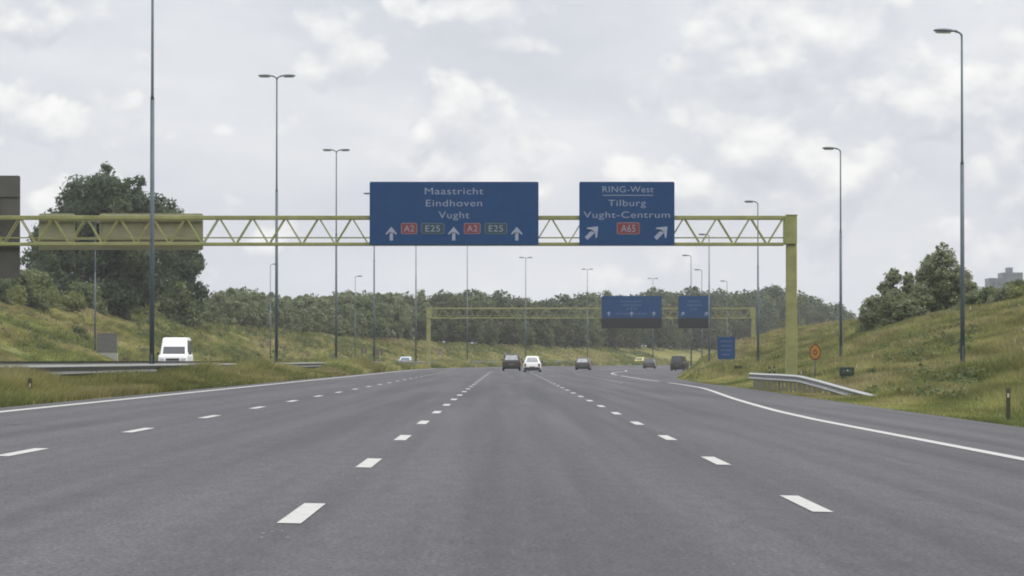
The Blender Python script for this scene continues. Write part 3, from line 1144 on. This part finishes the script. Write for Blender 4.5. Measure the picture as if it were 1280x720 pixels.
def vehicle(name, label, cat, group, loc, rz, L, W, H, paint, belt, rear_lean=0.25, front_lean=0.9, bonnet=1.05, clear=0.18, tumble=0.12,
            lower=None, glass='glass', rails=False, ws=(.12, .88), wheel_r=0.32, facing_rear=True, bonnet_h=None):
    root = empty(name, loc, rz)
    tag(root, label, cat, group)
    hw = W / 2
    bh = bonnet_h or belt
    b = MB()
    y0, y1 = -L / 2, L / 2
    # lower shell, belt line upwards to the bonnet
    b.loft([ring8(hw * .90, y0 + .12, y1 - .12, clear, .10), ring8(hw * .985, y0 + .02, y1 - .03, clear + .14, .16), ring8(hw, y0, y1, (clear + belt) * .5, .18),
            ring8(hw * .985, y0 + .05, y1 - .10, belt - .10, .18), ring8(hw * .95, y0 + .09, y1 - .22, belt, .2)])
    b.build('body', paint, root, False)
    # greenhouse
    yr, yf = y0 + .11, y1 - bonnet
    zt = H - .05
    tw = hw * .93 - tumble
    g0 = ring8(hw * .935, yr, yf, belt + .002, .12)
    g1 = ring8(tw, yr + rear_lean, yf - front_lean, zt, .14)
    g2 = ring8(tw - .10, yr + rear_lean + .10, yf - front_lean - .12, H, .14)
    c = MB()
    c.loft([g0, g1, g2])
    cab = c.build('cabin', paint, root)
    def pane(nm, y_at, tt, mat, push):
        # quad on the front or back slope
        p = MB()
        vs = []
        for t, inset in ((tt[0], .17), (tt[1], .16)):
            z = lerp(belt, zt, t)
            w_ = lerp(hw * .935, tw, t) - inset
            y = lerp(y_at[0], y_at[1], t) + push
            vs.append([(-w_, y, z), (w_, y, z)])
        p.add([vs[0][0], vs[0][1], vs[1][1], vs[1][0]], [(0, 1, 2, 3)])
        p.add([(a[0], a[1] - push * .8, a[2]) for a in (vs[0][0], vs[0][1], vs[1][1], vs[1][0])], [(3, 2, 1, 0)])
        return p.build(nm, mat, cab)
    pane('rear_window', (yr, yr + rear_lean), (.12, .88), M[glass], -.012)
    pane('windscreen', (yf, yf - front_lean), ws, M['glass'], .012)
    for s in (-1, 1):
        p = MB()
        vs = []
        for t, in ((.14,), (.86,)):
            z = lerp(belt, zt, t)
            x = s * (lerp(hw * .935, tw, t) + .008)
            ya = lerp(yr, yr + rear_lean, t) + .22
            yb = lerp(yf, yf - front_lean, t) - .22
            vs.append([(x, ya, z), (x, yb, z)])
        p.add([vs[0][0], vs[0][1], vs[1][1], vs[1][0]], [(0, 1, 2, 3)])
        p.add([(a[0] - s * .006, a[1], a[2]) for a in (vs[0][0], vs[0][1], vs[1][1], vs[1][0])], [(3, 2, 1, 0)])
        p.build('side_window', M['glass'], cab)
    for yy, nm in ((y0, 'rear_bumper'), (y1, 'front_bumper')):
        s = -1 if yy < 0 else 1
        q = MB()
        a_, c_ = sorted((yy + s * .035, yy - s * .12))
        q.box(-hw * .94, hw * .94, a_, c_, clear + .06, clear + .30, ch=.03)
        q.build(nm, lower or paint, root)
    for s in (-1, 1):
        t = MB()
        t.box(s * hw * .80 - .09, s * hw * .80 + .09, y0 - .012, y0 + .1, belt - .34, belt - .06, ch=.02)
        t.build('tail_light', M['tail'], root)
        f = MB()
        f.box(s * hw * .74 - .16, s * hw * .74 + .16, y1 - .14, y1 + .008, bh - .36, bh - .20, ch=.02)
        f.build('headlight', M['headlamp'], root)
        m_ = MB()
        m_.box(s * (hw + .10) - .09, s * (hw + .10) + .09, yf - .32, yf - .20, belt + .03, belt + .20, ch=.03)
        m_.build('mirror', lower or paint, root)
    for yy, s in ((y0, -1), (y1, 1)):
        n_ = MB()
        a_, c_ = sorted((yy + s * .037, yy + s * .045))
        zc = belt - .38 if s < 0 else clear + .18
        if s < 0:
            a_, c_ = sorted((yy - .014, yy + .03))
        n_.box(-.26, .26, a_, c_, zc - .055, zc + .055)
        n_.build('number_plate', M['plate'], root)
    gr = MB()
    gr.box(-hw * .45, hw * .45, y1 - .05, y1 + .006, bh - .38, bh - .24)
    gr.build('grille', M['trim'], root)
    for sx in (-1, 1):
        for yy in (y0 + .75, y1 - .82):
            wv = MB()
            xa = sx * (hw - .21)
            prof = [(0, wheel_r * .62), (0, wheel_r * .94), (.03, wheel_r), (.17, wheel_r), (.20, wheel_r * .94), (.20, wheel_r * .62)]
            rings = [[(xa + sx * px, yy + r_ * math.cos(2 * math.pi * k / 20), wheel_r + r_ * math.sin(2 * math.pi * k / 20)) for k in range(20)] for px, r_ in prof]
            wv.loft(rings)
            wh = wv.build('wheel', M['tyre'], root, True)
            rm = MB()
            rings = [[(xa + sx * px, yy + r_ * math.cos(2 * math.pi * k / 16), wheel_r + r_ * math.sin(2 * math.pi * k / 16)) for k in range(16)] for px, r_ in ((.185, wheel_r * .63), (.203, wheel_r * .60), (.19, wheel_r * .25))]
            rm.loft(rings)
            rm.build('rim', M['rim'], wh, True)
    un = MB()
    un.box(-hw * .80, hw * .80, y0 + .30, y1 - .30, clear - .04, clear - .003)
    un.build('underbody', M['trim'], root)
    if rails:
        for s in (-1, 1):
            r_ = MB()
            xx = s * (tw - .08)
            r_.tube([(xx, yr + rear_lean + .15, H - .02), (xx, yr + rear_lean + .3, H + .06), (xx, yf - front_lean - .4, H + .06), (xx, yf - front_lean - .2, H - .02)], .025, 8)
            r_.build('roof_rail', M['galv'], root)
    return root

def on_road(px, y):
    x = (px - 632) * y / FPX
    return (x, y, float(road_z(x - float(off(y)))) + .004)

vehicle('dark_suv', 'dark tall SUV with roof rails driving away in the lane left of the white car', 'car', 'cars driving away', on_road(639.5, 378), -R(.5),
        4.5, 1.86, 1.72, M['car_dark'], 1.02, .34, .75, 1.1, .24, .17, rails=True, wheel_r=.36, glass='glass_painted_sky')
vehicle('white_car', 'small white hatchback driving away with a pale rear window and dark bumper', 'car', 'cars driving away', on_road(665.5, 352), -R(1.2),
        3.8, 1.64, 1.50, M['car_white'], .86, .36, .8, .95, .17, .19, lower=M['trim'], wheel_r=.30, glass='glass_painted_sky')
vehicle('dark_hatchback', 'dark grey hatchback driving away alone, right of the white car', 'car', 'cars driving away', on_road(729, 455), -R(4.2),
        4.2, 1.80, 1.48, M['car_grey'], .88, .46, .9, 1.05, .17, .20, wheel_r=.31, glass='glass_painted_sky')
vehicle('dark_estate_car', 'small dark car fading far off on the slip road, left of the dark van', 'car', 'cars driving away', on_road(812, 560), -R(6),
        4.3, 1.76, 1.46, M['car_grey'], .88, .35, .9, 1.05, .17, .15, wheel_r=.31)
vehicle('dark_van', 'dark boxy van taking the slip road beside the right verge', 'van', 'cars driving away', on_road(849.5, 468), -R(12),
        4.4, 1.74, 1.86, M['car_dark'], 1.02, .12, .9, .95, .19, .12, wheel_r=.32)
def on_left(px, y):
    x = (px - 632) * y / FPX
    return (x, y, 0.20 + (x - float(off(y)) + 16.2) * 0.02 + .004)
vehicle('yellow_car', 'tiny bright yellow car far ahead at the bend of the other carriageway', 'car', 'oncoming traffic', on_left(800, 720), R(167),
        4.1, 1.70, 1.50, M['car_yellow'], .90, .35, .8, 1.0, .17, .14)
vehicle('white_van', 'white high roofed delivery van coming towards us on the other carriageway', 'van', 'oncoming traffic', on_left(220, 258), R(180),
        5.2, 2.02, 2.56, M['car_white'], 1.36, .08, .8, .95, .2, .10, wheel_r=.34, lower=M['trim'], ws=(.06, .50))
vehicle('pale_blue_car', 'tiny pale blue car coming towards us far down the other carriageway', 'car', 'oncoming traffic', on_left(507, 500), R(176),
        4.2, 1.74, 1.46, M['car_blue'], .90, .4, .9, 1.05, .17, .15)

# ------------------------------------------------------------------ tower block on the skyline
def tower_block():
    y = 1500.0
    s = y / FPX
    x0 = (1237 - 632) * s
    root = empty('tower_block', (x0, y, 3.0))
    tag(root, 'grey flat roofed tower block on the skyline behind the right bank', 'building')
    k = s
    za, zb = EYE + (451 - 350.5) * s - 3, EYE + (451 - 343.5) * s - 3
    for (a, b, d, zt, nm) in ((0, 17, 14, za, 'lower_wing'), (17.01, 42, 16, zb, 'tower')):
        m = MB()
        m.box(a * k, b * k, 0, d, -3, zt)
        w = m.build(nm, M['block'], root)
        pr = MB()
        pr.box(a * k + .01, b * k - .01, -.3, d + .3, zt + .01, zt + .9)
        pr.build('parapet', M['block'], w)
        z = 2.0
        fm = MB()
        while z < zt - 2:
            x = a * k + .8
            while x < b * k - 1.8:
                fm.box(x, x + 1.5, -.06, -.003, z, z + 1.5)
                x += 2.3
            z += 2.9
        fm.build('windows', M['block_win'], w)
    pl = MB()
    pl.box(24 * k, 31 * k, 4, 10, zb + .91, zb + 3.0)
    pl.build('plant_room', M['block'], root)
tower_block()

# ------------------------------------------------------------------ trees
def leaf_cloud(centres, radii, n, size, cols, squash=0.8, up=0.35, seed=0, droop=0.0):
    """n leaf sprays spread over the shells of many clumps; returns verts, loops, colours"""
    r = np.random.default_rng(seed)
    centres = np.asarray(centres, float)
    radii = np.asarray(radii, float)
    p = radii ** 2
    idx = r.choice(len(radii), n, p=p / p.sum())
    d = r.normal(size=(n, 3))
    d /= np.linalg.norm(d, axis=1)[:, None]
    rad = radii[idx] * np.clip(r.normal(.86, .20, n), .15, 1.32)
    pos = centres[idx] + d * rad[:, None] * np.array([1, 1, squash])
    pos[:, 2] -= droop * r.random(n)
    # leaf frames: mostly facing outward/up, well scattered
    nrm = d + r.normal(scale=.55, size=(n, 3)) + np.array([0, 0, up])
    nrm /= np.linalg.norm(nrm, axis=1)[:, None]
    t = np.cross(nrm, r.normal(size=(n, 3)))
    t /= np.linalg.norm(t, axis=1)[:, None] + 1e-9
    b = np.cross(nrm, t)
    s = size * r.uniform(.55, 1.35, n)
    a = s[:, None] * t
    c = (s * r.uniform(.35, .6, n))[:, None] * b
    V = np.stack([pos - a, pos + c * 1.0 - a * .1, pos + a, pos - c + a * .1], 1).reshape(-1, 3)
    loops = np.arange(4 * n)
    cols = np.asarray(cols, float)
    clump = r.integers(0, len(cols), len(radii))
    pick = np.where(r.random(n) < .65, clump[idx], r.integers(0, len(cols), n))
    col = cols[pick] * r.uniform(.8, 1.22, n)[:, None]
    return V, loops, np.repeat(col, 4, 0)

def clumps_in(env, n, rmin, rmax, seed):
    """clump centres in an envelope: env(t in 0..1) -> (radius) with t the height share"""
    r = np.random.default_rng(seed)
    out, rad = [], []
    while len(out) < n:
        t = r.random()
        R_ = env(t)
        if r.random() > R_ + .1:
            continue
        a = r.random() * 2 * math.pi
        q = math.sqrt(r.random()) * R_
        out.append((q * math.cos(a), q * math.sin(a), t))
        rad.append(r.uniform(rmin, rmax))
    return np.array(out), np.array(rad)

GREEN_DARK = [(0.047, 0.073, 0.029), (0.068, 0.096, 0.039), (0.094, 0.117, 0.052), (0.057, 0.081, 0.042)]
GREEN_MID = [(0.091, 0.120, 0.039), (0.125, 0.153, 0.055), (0.153, 0.177, 0.070), (0.104, 0.130, 0.060)]
GREEN_SILVER = [(0.185, 0.205, 0.110), (0.225, 0.240, 0.140), (0.145, 0.172, 0.080), (0.108, 0.138, 0.052)]
GREEN_OLIVE = [(0.143, 0.169, 0.047), (0.182, 0.195, 0.060), (0.114, 0.140, 0.039), (0.163, 0.163, 0.057)]
GREEN_WOOD = [(0.052, 0.064, 0.022), (0.076, 0.088, 0.030), (0.106, 0.114, 0.040), (0.062, 0.072, 0.030), (0.090, 0.098, 0.034)]

def make_tree(name, H, W, env, n_cl, n_leaf, leaf, cols, seed, trunk_share=.22, trunk_r=.18, rcl=(.16, .30), lean=(0, 0), squash=.85, tips=0):
    root = empty(name, (0, 0, 0))
    c, rad = clumps_in(env, n_cl, *rcl, seed)
    zb = H * trunk_share
    P = np.stack([c[:, 0] * W / 2 + lean[0] * c[:, 2] ** 2, c[:, 1] * W / 2 + lean[1] * c[:, 2] ** 2, zb + c[:, 2] * (H - zb) * .93], 1)
    Rr = rad * W / 2
    # keep the outline inside the height
    Rr = np.minimum(Rr, np.maximum(.25, (H - P[:, 2]) * 1.05))
    if tips:
        r = np.random.default_rng(seed + 99)
        k = r.choice(len(P), tips)
        tp = P[k] + np.stack([r.normal(.1, .25, tips) * Rr[k] + lean[0] * .12, r.normal(0, .4, tips) * Rr[k], r.uniform(.7, 1.35, tips) * Rr[k]], 1)
        P = np.concatenate([P, tp])
        Rr = np.concatenate([Rr, Rr[k] * r.uniform(.25, .45, tips)])
    V, lo, co = leaf_cloud(P, Rr, n_leaf, leaf, cols, squash, seed=seed)
    raw_mesh('crown', V, 4, lo, M['leaf'], co, root)
    t = MB()
    top = zb + (H - zb) * .7
    t.tube([(0, 0, -.6), (0, 0, zb * .5), (lean[0] * .1, lean[1] * .1, zb), (lean[0] * .4, lean[1] * .4, top)], [trunk_r * 1.25, trunk_r, trunk_r * .8, trunk_r * .2], 8)
    for i in range(7):
        q = P[(i * 5) % n_cl]
        z0 = lerp(zb * .8, top * .7, i / 7)
        t.tube([(lean[0] * .1, lean[1] * .1, z0), (q[0] * .5, q[1] * .5, lerp(z0, q[2], .6)), tuple(q)], [trunk_r * .5, trunk_r * .3, trunk_r * .08], 6)
    t.build('trunk', M['bark'], root, True)
    return root

dome = lambda t: math.sqrt(max(0, 1 - (2 * t - .85) ** 2)) if t < .93 else .35
full_dome = lambda t: min(1, .80 + t) * math.sqrt(max(0.04, 1 - t ** 4.5))
wide_dome = lambda t: min(1, .75 + t) * math.sqrt(max(0.02, 1 - t ** 2.4))
column = lambda t: (.75 + .35 * math.sin(min(1, t * 1.6) * 1.57)) * max(.12, (1 - t ** 2.2)) 
cone = lambda t: max(.1, (1 - t) ** .75) * min(1, .65 + t * 2)
bushy = lambda t: math.sqrt(max(0.03, 1 - t ** 2)) 

def place(o, x, y, rz, s, label=None, cat='tree', group=None, sz=None, sink=.15):
    o.location = (x, y, gz(x, y) - sink)
    o.rotation_euler = (0, 0, rz)
    o.scale = (s, s, sz or s)
    tag(o, label, cat, group)

def crest_y(px, l):
    # station at which the line of sight through column px crosses lateral l of the left bank
    ys = np.arange(250, 900, 1.0)
    x = (px - 632) * ys / FPX - off(ys)
    return float(ys[np.argmin(np.abs(x - l))])

# the big dark tree on the left bank and its companions
big = make_tree('broad_tree', 15.2, 14.2, full_dome, 150, 56000, .25, GREEN_DARK, 3, .10, .42, (.14, .25), (0.9, 0), tips=110)
place(big, -45.9, 425, 0, 1.085, 'big dark spreading tree behind the sign backs, tallest on the left bank')
t2 = make_tree('broad_tree', 12.9, 7.4, wide_dome, 64, 22000, .24, GREEN_DARK, 5, .08, .3, (.18, .32), (-.8, 0), tips=40)
place(t2, -41.6, 468, 0, 1.17, 'dark tree leaning against the right flank of the big dark tree')
t3 = make_tree('slender_tree', 9.5, 4.6, column, 26, 1500, .22, GREEN_DARK, 6, .25, .16, (.16, .34), (.4, 0))
place(t3, -49.6, 394, 0, 1, 'thin see-through tree just left of the big dark tree')

# shrubs on the left bank
sh1 = make_tree('shrub', 2.6, 3.6, bushy, 26, 4200, .16, GREEN_SILVER, 21, .05, .06, (.25, .45))
sh2 = make_tree('shrub', 2.2, 4.2, bushy, 26, 4200, .16, GREEN_OLIVE, 22, .05, .06, (.25, .45))
sh3 = make_tree('shrub', 3.4, 4.0, bushy, 30, 4600, .17, GREEN_MID, 23, .05, .07, (.22, .42), tips=14)
protos = [sh1, sh2, sh3]
used = set()
def shrub(px, y, kind, s, label, group, sz=None):
    if y is None:
        y = crest_y(px, random.uniform(-49.5, -46.5))
        s *= y / 385
    x = (px - 632) * y / FPX
    o = protos[kind]
    if kind in used:
        o = copy_tree(o)
    used.add(kind)
    place(o, x, y, random.uniform(0, 6.28), s, label, 'shrub', group, sz)
GB = 'shrubs along the top of the left bank'
SHL = 'leafy shrub in the overgrown crest of the left bank, below the big dark tree'
for px, y, k, s in ((6, None, 1, 1.0), (30, None, 1, 1.2), (52, None, 2, .9), (-12, None, 2, 1.2), (78, None, 1, 1.0), (104, None, 2, 1.0), (128, None, 1, 1.0), (150, None, 2, .8), (176, None, 1, .9), (18, None, 2, 1.3), (42, None, 2, 1.25), (196, None, 2, 1.0), (207, None, 0, 1.1), (214, None, 2, 1.3)):
    shrub(px, y, k, s, SHL, GB)
shrub(98, 330, 2, .42, 'single dark bush by itself halfway up the left bank', None)
shrub(226, None, 0, 1.15, 'pale silvery bush right of the big dark tree', None)

# thicket of willows along the left bank further on
wl = [make_tree('willow_shrub', 6.6, 5.6, bushy, 40, 3600, .26, GREEN_SILVER, 31, .08, .12, (.2, .36), tips=22),
      make_tree('willow_shrub', 7.0, 5.2, column, 40, 3600, .26, GREEN_SILVER, 32, .08, .12, (.2, .36), tips=22),
      make_tree('willow_shrub', 6.2, 6.2, bushy, 40, 3600, .26, GREEN_MID, 33, .08, .12, (.2, .36), tips=18)]
wused = set()
def instance(pool, used_, k, x, y, s, label, cat, group, sz=None, sink=.15):
    o = pool[k]
    if k in used_:
        o = copy_tree(o)
    used_.add(k)
    place(o, x, y, random.uniform(0, 6.28), s, label, cat, group, sz, sink)
WLAB = 'grey green willow bush in the thicket crowning the left bank beyond the van'
r_ = random.Random(5)
TOPPX = [(230, 375), (250, 370), (275, 362), (295, 358), (310, 361), (345, 367), (400, 366), (440, 362), (480, 366)]
def top_at(px):
    return float(np.interp(px, [p[0] for p in TOPPX], [p[1] for p in TOPPX]))
for row, (dy, k0) in enumerate(((0, 0), (14, 1), (30, 2))):
    px = 236.0 + row * 7
    while px < 500:
        # walk along the crest of the bank: l about -49
        y = crest_y(px, -47.5) + dy
        x = (px - 632) * y / FPX
        l = x - float(off(y))
        g = gz(x, y)
        want = (451 - top_at(px) - r_.uniform(-1, 7) + row * 1.0) * y / FPX + EYE - g
        s = max(.35, want / 6.7)
        instance(wl, wused, r_.choice((0, 1, 2)), x, y, max(.6, min(1.1, s * 1.05)), WLAB, 'shrub', 'willows on the left bank', s)
        px += r_.uniform(9, 15)

# the far wood behind the second gantry, following the bend
wd = [make_tree('wood_tree', 12.0, 8.6, dome, 46, 3400, .40, GREEN_WOOD, 41, .15, .2, (.2, .36)),
      make_tree('wood_tree', 12.0, 9.6, wide_dome, 50, 3600, .40, GREEN_WOOD, 42, .12, .2, (.2, .34)),
      make_tree('wood_tree', 12.0, 7.6, column, 44, 3200, .38, GREEN_MID, 43, .12, .2, (.22, .38)),
      make_tree('wood_tree', 12.0, 9.0, dome, 46, 3400, .40, GREEN_DARK, 44, .14, .2, (.2, .36))]
dused = set()
DLAB = 'dark rounded tree in the dense wood behind the far gantry'
DTOP = [(420, 366), (440, 359), (465, 364), (490, 365), (520, 362), (560, 358), (600, 358), (640, 364), (665, 367), (700, 366), (722, 364), (760, 357), (790, 365), (830, 357), (860, 360), (900, 357), (940, 357), (970, 352), (1000, 361), (1030, 371), (1055, 384), (1078, 396)]
def dtop(px):
    return float(np.interp(px, [p[0] for p in DTOP], [p[1] for p in DTOP]))
for row in range(4):
    px = 418.0 + row * 6
    while px < 1084:
        base_y = np.interp(px, [418, 500, 592, 737, 882, 1022, 1090], [590, 655, 710, 800, 900, 1000, 1050])
        y = float(base_y) + row * 13 + r_.uniform(-4, 4)
        x = (px - 632) * y / FPX
        g = gz(x, y)
        low = (.62, .84, .97, 1.0)[row]
        want = ((451 - dtop(px)) * low - r_.uniform(-2, 6)) * y / FPX + EYE - g + .3
        s = max(.3, want / 12.0)
        instance(wd, dused, r_.choice((0, 1, 2, 3)), x, y, max(.55, min(1.35, s * r_.uniform(.95, 1.25))), DLAB, 'tree', 'trees of the far wood', s, .4)
        px += r_.uniform(15, 25) * 800 / y

# trees and shrubs on the right bank
rt = [make_tree('bank_tree', 6.4, 5.4, cone, 80, 13000, .13, GREEN_SILVER, 51, .06, .10, (.12, .26), tips=70),
      make_tree('bank_tree', 5.0, 3.3, cone, 44, 6500, .13, GREEN_SILVER, 52, .06, .08, (.16, .34), tips=40),
      make_tree('bank_tree', 3.6, 3.8, bushy, 40, 5200, .14, GREEN_SILVER, 53, .05, .07, (.2, .36), tips=24),
      make_tree('bank_tree', 5.4, 4.6, cone, 60, 9000, .13, GREEN_SILVER, 54, .06, .09, (.14, .30), tips=50)]
rused = set()
RT = [(1181, 270, 0, 1.0, 303, 'tallest pointed tree on the right bank, cut by the nearest lamp pole'),
      (1116, 274, 1, 1.0, 331, 'slim pointed tree at the left end of the right bank trees'),
      (1100, 276, 2, .85, 362, 'low round bush left of the slim pointed tree on the right bank'),
      (1136, 276, 1, .8, 336, 'thin tree in the gap between the slim and the tallest tree on the right bank'),
      (1160, 274, 3, .95, 322, 'leafy tree leaning on the left of the tallest right bank tree'),
      (1204, 272, 3, .95, 337, 'leafy tree right of the tallest one, behind the nearest lamp pole'),
      (1146, 268, 2, .9, 368, 'low bush below the middle of the right bank trees'),
      (1222, 262, 2, .85, 362, 'low bush right of the right bank trees, left of the tower block'),
      (1126, 270, 2, .9, 360, 'low bush below the gap in the right bank trees')]
for px, y, k, s, ty, lab in RT:
    x = (px - 632) * y / FPX
    g = gz(x, y)
    H0 = (6.4, 5.0, 3.6, 5.4)[k]
    sz = ((451 - ty) * y / FPX + EYE - g + .15) / H0
    instance(rt, rused, k, x, y, s, lab, 'tree' if k != 2 else 'shrub', 'trees and bushes on the right bank', sz)
GR = 'scrub along the right bank'
RLAB = 'low leafy scrub bush along the grassy crest of the right bank'
for px, y, k, s in ((1240, 255, 2, .55), (1256, 250, 0, .62), (1272, 252, 2, .60), (1290, 246, 1, .65), (1236, 268, 0, .62), (1262, 270, 2, .55), (1282, 266, 0, .7), (1300, 262, 0, .7), (1082, 292, 1, .32), (1072, 305, 2, .24)):
    shrub(px, y, k, s, RLAB, GR)

# ------------------------------------------------------------------ grass
def patch_noise(x, y, seed):
    r = np.random.default_rng(seed)
    v = np.zeros_like(x)
    for k in range(7):
        a = r.uniform(0, 6.28)
        f = r.uniform(.08, .9)
        v += np.sin((x * math.cos(a) + y * .45 * math.sin(a)) * f + r.uniform(0, 6.28)) / (1 + f)
    return v / 3.0

SPOTS = [(13.6, 150.0, .9, 11), (12.55, 244, .6, 9), (17.5, 300, 1.2, 16), (14.8, 240.0, .8, 10), (10.21, 75.6, .3, 3.0), (-10.3, 81, .3, 4), (-33.2, 314, 1.8, 9.0), (14.1, 170, .5, 9), (12.2, 171, .6, 4)]
def trodden(xs, ys, hs):
    for cx, cy, rx, ry in SPOTS:
        hs = np.where((abs(xs - cx) < rx) & (ys < cy + .3) & (ys > cy - ry), np.minimum(hs, .13), hs)
    return hs

def grass(name, label, xs, ys, hs, seed, wmin=.010, dry=.5, flowers=.0012, tone=None):
    """one blade (bent, tapering) per root point"""
    r = np.random.default_rng(seed)
    n = len(xs)
    cl = patch_noise(xs * 5.0, ys * 1.1, seed + 7)
    hs = hs * np.clip(1 + .45 * cl, .5, 1.6)
    hs = trodden(xs, ys, hs)
    zs = ground(xs, ys) - .02
    ang = r.uniform(0, 2 * math.pi, n)
    w = np.maximum(wmin, ys * .00016) * r.uniform(.7, 1.5, n)
    bend = r.uniform(.1, .7, n) * hs
    bd = r.normal(.5, 1.5, n)
    dx, dy = np.cos(ang) * w, np.sin(ang) * w
    bx, by = np.cos(bd) * bend, np.sin(bd) * bend
    b0 = np.stack([xs - dx, ys - dy, zs], 1)
    b1 = np.stack([xs + dx, ys + dy, zs], 1)
    m0 = np.stack([xs - dx * .8 + bx * .3, ys - dy * .8 + by * .3, zs + hs * .55], 1)
    m1 = np.stack([xs + dx * .8 + bx * .3, ys + dy * .8 + by * .3, zs + hs * .55], 1)
    tp = np.stack([xs + bx, ys + by, zs + hs], 1)
    V = np.stack([b0, b1, m1, m0, tp], 1).reshape(-1, 3)
    i = np.arange(n)[:, None] * 5
    tri = np.concatenate([i + [[0, 1, 2]], i + [[0, 2, 3]], i + [[3, 2, 4]]], 1).ravel()
    pn = patch_noise(xs, ys, seed + 1)
    pal = np.array([(.112, .140, .042), (.176, .196, .056), (.250, .246, .080), (.310, .280, .130), (.205, .168, .088)])
    t = np.clip(dry * 3.2 + pn * 1.8 + cl * .9 + r.normal(0, .6, n), 0, 3.999)
    k = t.astype(int)
    f = (t - k)[:, None]
    col = pal[k] * (1 - f) + pal[np.minimum(k + 1, 4)] * f
    col = col * (r.uniform(.75, 1.25, n) * np.clip(1 + .38 * patch_noise(xs * 9, ys * 2.0, seed + 8), .55, 1.45))[:, None]
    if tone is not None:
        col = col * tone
    fl = (r.random(n) < flowers) & (ys < 240)
    col[fl] = np.array([.50, .50, .43])
    cv = np.repeat(col[:, None, :], 5, 1)
    V = V.reshape(n, 5, 3)
    V[fl, 2] += (V[fl, 2] - V[fl, 3]) * .6
    o = raw_mesh('grass', V.reshape(-1, 3), 3, tri, M['grass'], cv.reshape(-1, 3))
    tag(o, label, 'grass', None, 'stuff')
    return o

def scatter(fx, y0, y1, dens, seed):
    """points with fx(y) -> (x0, x1); dens(y) per square metre"""
    r = np.random.default_rng(seed)
    X, Y = [], []
    y = y0
    while y < y1:
        y2 = min(y1, y + max(2, y * .03))
        a, b = fx((y + y2) / 2)
        n = int((y2 - y) * (b - a) * dens((y + y2) / 2))
        t = r.random(n)
        yy = r.uniform(y, y2, n)
        aa, bb = fx(yy)
        X.append(aa + (bb - aa) * t)
        Y.append(yy)
        y = y2
    return np.concatenate(X), np.concatenate(Y)

def visible(x, y, m=40):
    px = 632 + x / y * FPX
    return (px > -m) & (px < 1280 + m)

dn = lambda k: (lambda y: k * min(1.0, (90.0 / y) ** 1.6))
# median
x, y = scatter(lambda yy: (-16.1 + off(yy), -9.30 + off(yy)), 45, 760, dn(480), 61)
k = visible(x, y)
x, y = x[k], y[k]
l = x - off(y)
hh = np.random.default_rng(1).uniform(.5, 1.0, len(x)) * (.22 + .34 * sstep(-9.4, -10.6, l) + .12 * patch_noise(x, y, 3) + .25 * sstep(150, 220, y) * (patch_noise(x, y * .4, 9) > -.2))
hh *= np.where((y < 124), .86, 1.0)
# a taller clump hides the rail under the van
hh *= 1 + .35 * ((y > 124) & (y < 172) & (l > -12.2) & (l < -10.8))
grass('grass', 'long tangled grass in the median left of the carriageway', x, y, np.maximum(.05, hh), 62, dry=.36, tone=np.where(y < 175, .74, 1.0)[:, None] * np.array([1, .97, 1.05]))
# left bank
x, y = scatter(lambda yy: (-56 + off(yy), -28.0 + off(yy)), 190, 830, dn(240), 63)
k = visible(x, y)
x, y = x[k], y[k]
hh = np.random.default_rng(2).uniform(.4, 1.0, len(x)) * (.36 + .14 * patch_noise(x, y, 5))
grass('grass', 'rough yellow green grass on the bank beyond the oncoming carriageway', x, y, np.maximum(.08, hh), 64, dry=.50, tone=np.array([1.0, .98, 1.0]))
# right bank
x, y = scatter(lambda yy: (edge_r(yy) + .03, edge_r(yy) + 30), 58, 620, dn(380), 65)
k = visible(x, y)
x, y = x[k], y[k]
d = x - edge_r(y)
hh = np.random.default_rng(4).uniform(.45, 1.0, len(x)) * (.10 + .42 * sstep(.5, 3.0, d) + .15 * patch_noise(x, y, 7) * sstep(.3, 3, d))
hh += .48 * sstep(222, 236, y) * (y < 312) * (d < 3.5) * sstep(.2, .9, d) * np.random.default_rng(5).random(len(x))
grass('grass', 'rough flowering grass on the bank right of the carriageway', x, y, np.maximum(.05, hh), 66, dry=.45, flowers=.0012, tone=(np.where(d < 2.2, 1.0, .86))[:, None] * np.array([1, .98, 1.08]))

# weeds standing in the swards
def weeds(label, pts, pal, seed):
    r = np.random.default_rng(seed)
    C_, R_ = [], []
    for x, y in pts:
        rr = r.uniform(.10, .26) * (1 + y / 400)
        C_.append((x, y, gz(x, y) + .16 + rr * .3))
        R_.append(rr)
    V, lo, co = leaf_cloud(C_, R_, len(C_) * 60, .05 * (1 + float(np.mean([p[1] for p in pts])) / 330), pal, .8, .6, seed)
    tag(raw_mesh('undergrowth', V, 4, lo, M['leaf'], co), label, 'weeds', None, 'stuff')

WEED = [(.085, .115, .036), (.125, .15, .045), (.065, .09, .032), (.155, .165, .06), (.105, .115, .045)]
wr = np.random.default_rng(77)
pts = []
while len(pts) < 520:
    y = 62 + 260 * wr.random() ** 1.3
    d_ = wr.uniform(1.6, 24)
    x = float(edge_r(y)) + d_
    if abs(632 + x / y * FPX) < 1300 and patch_noise(np.array([x * 1.4]), np.array([y * .25]), 5)[0] > -.75 and all(abs(x / y * c[1] - c[0]) > c[2] + .3 for c in SPOTS):
        pts.append((x, y))
weeds('scattered leafy weeds in the grass of the right bank', pts, WEED, 78)
pts = []
while len(pts) < 330:
    y = wr.uniform(270, 560)
    x = -wr.uniform(30.5, 50) + float(off(y))
    if 632 + x / y * FPX > -20 and patch_noise(np.array([x * .9]), np.array([y * .15]), 6)[0] > -.75 and abs(x / y * 314 + 33.2) > 2:
        pts.append((x, y))
weeds('scattered leafy weeds in the grass of the left bank', pts, WEED, 79)
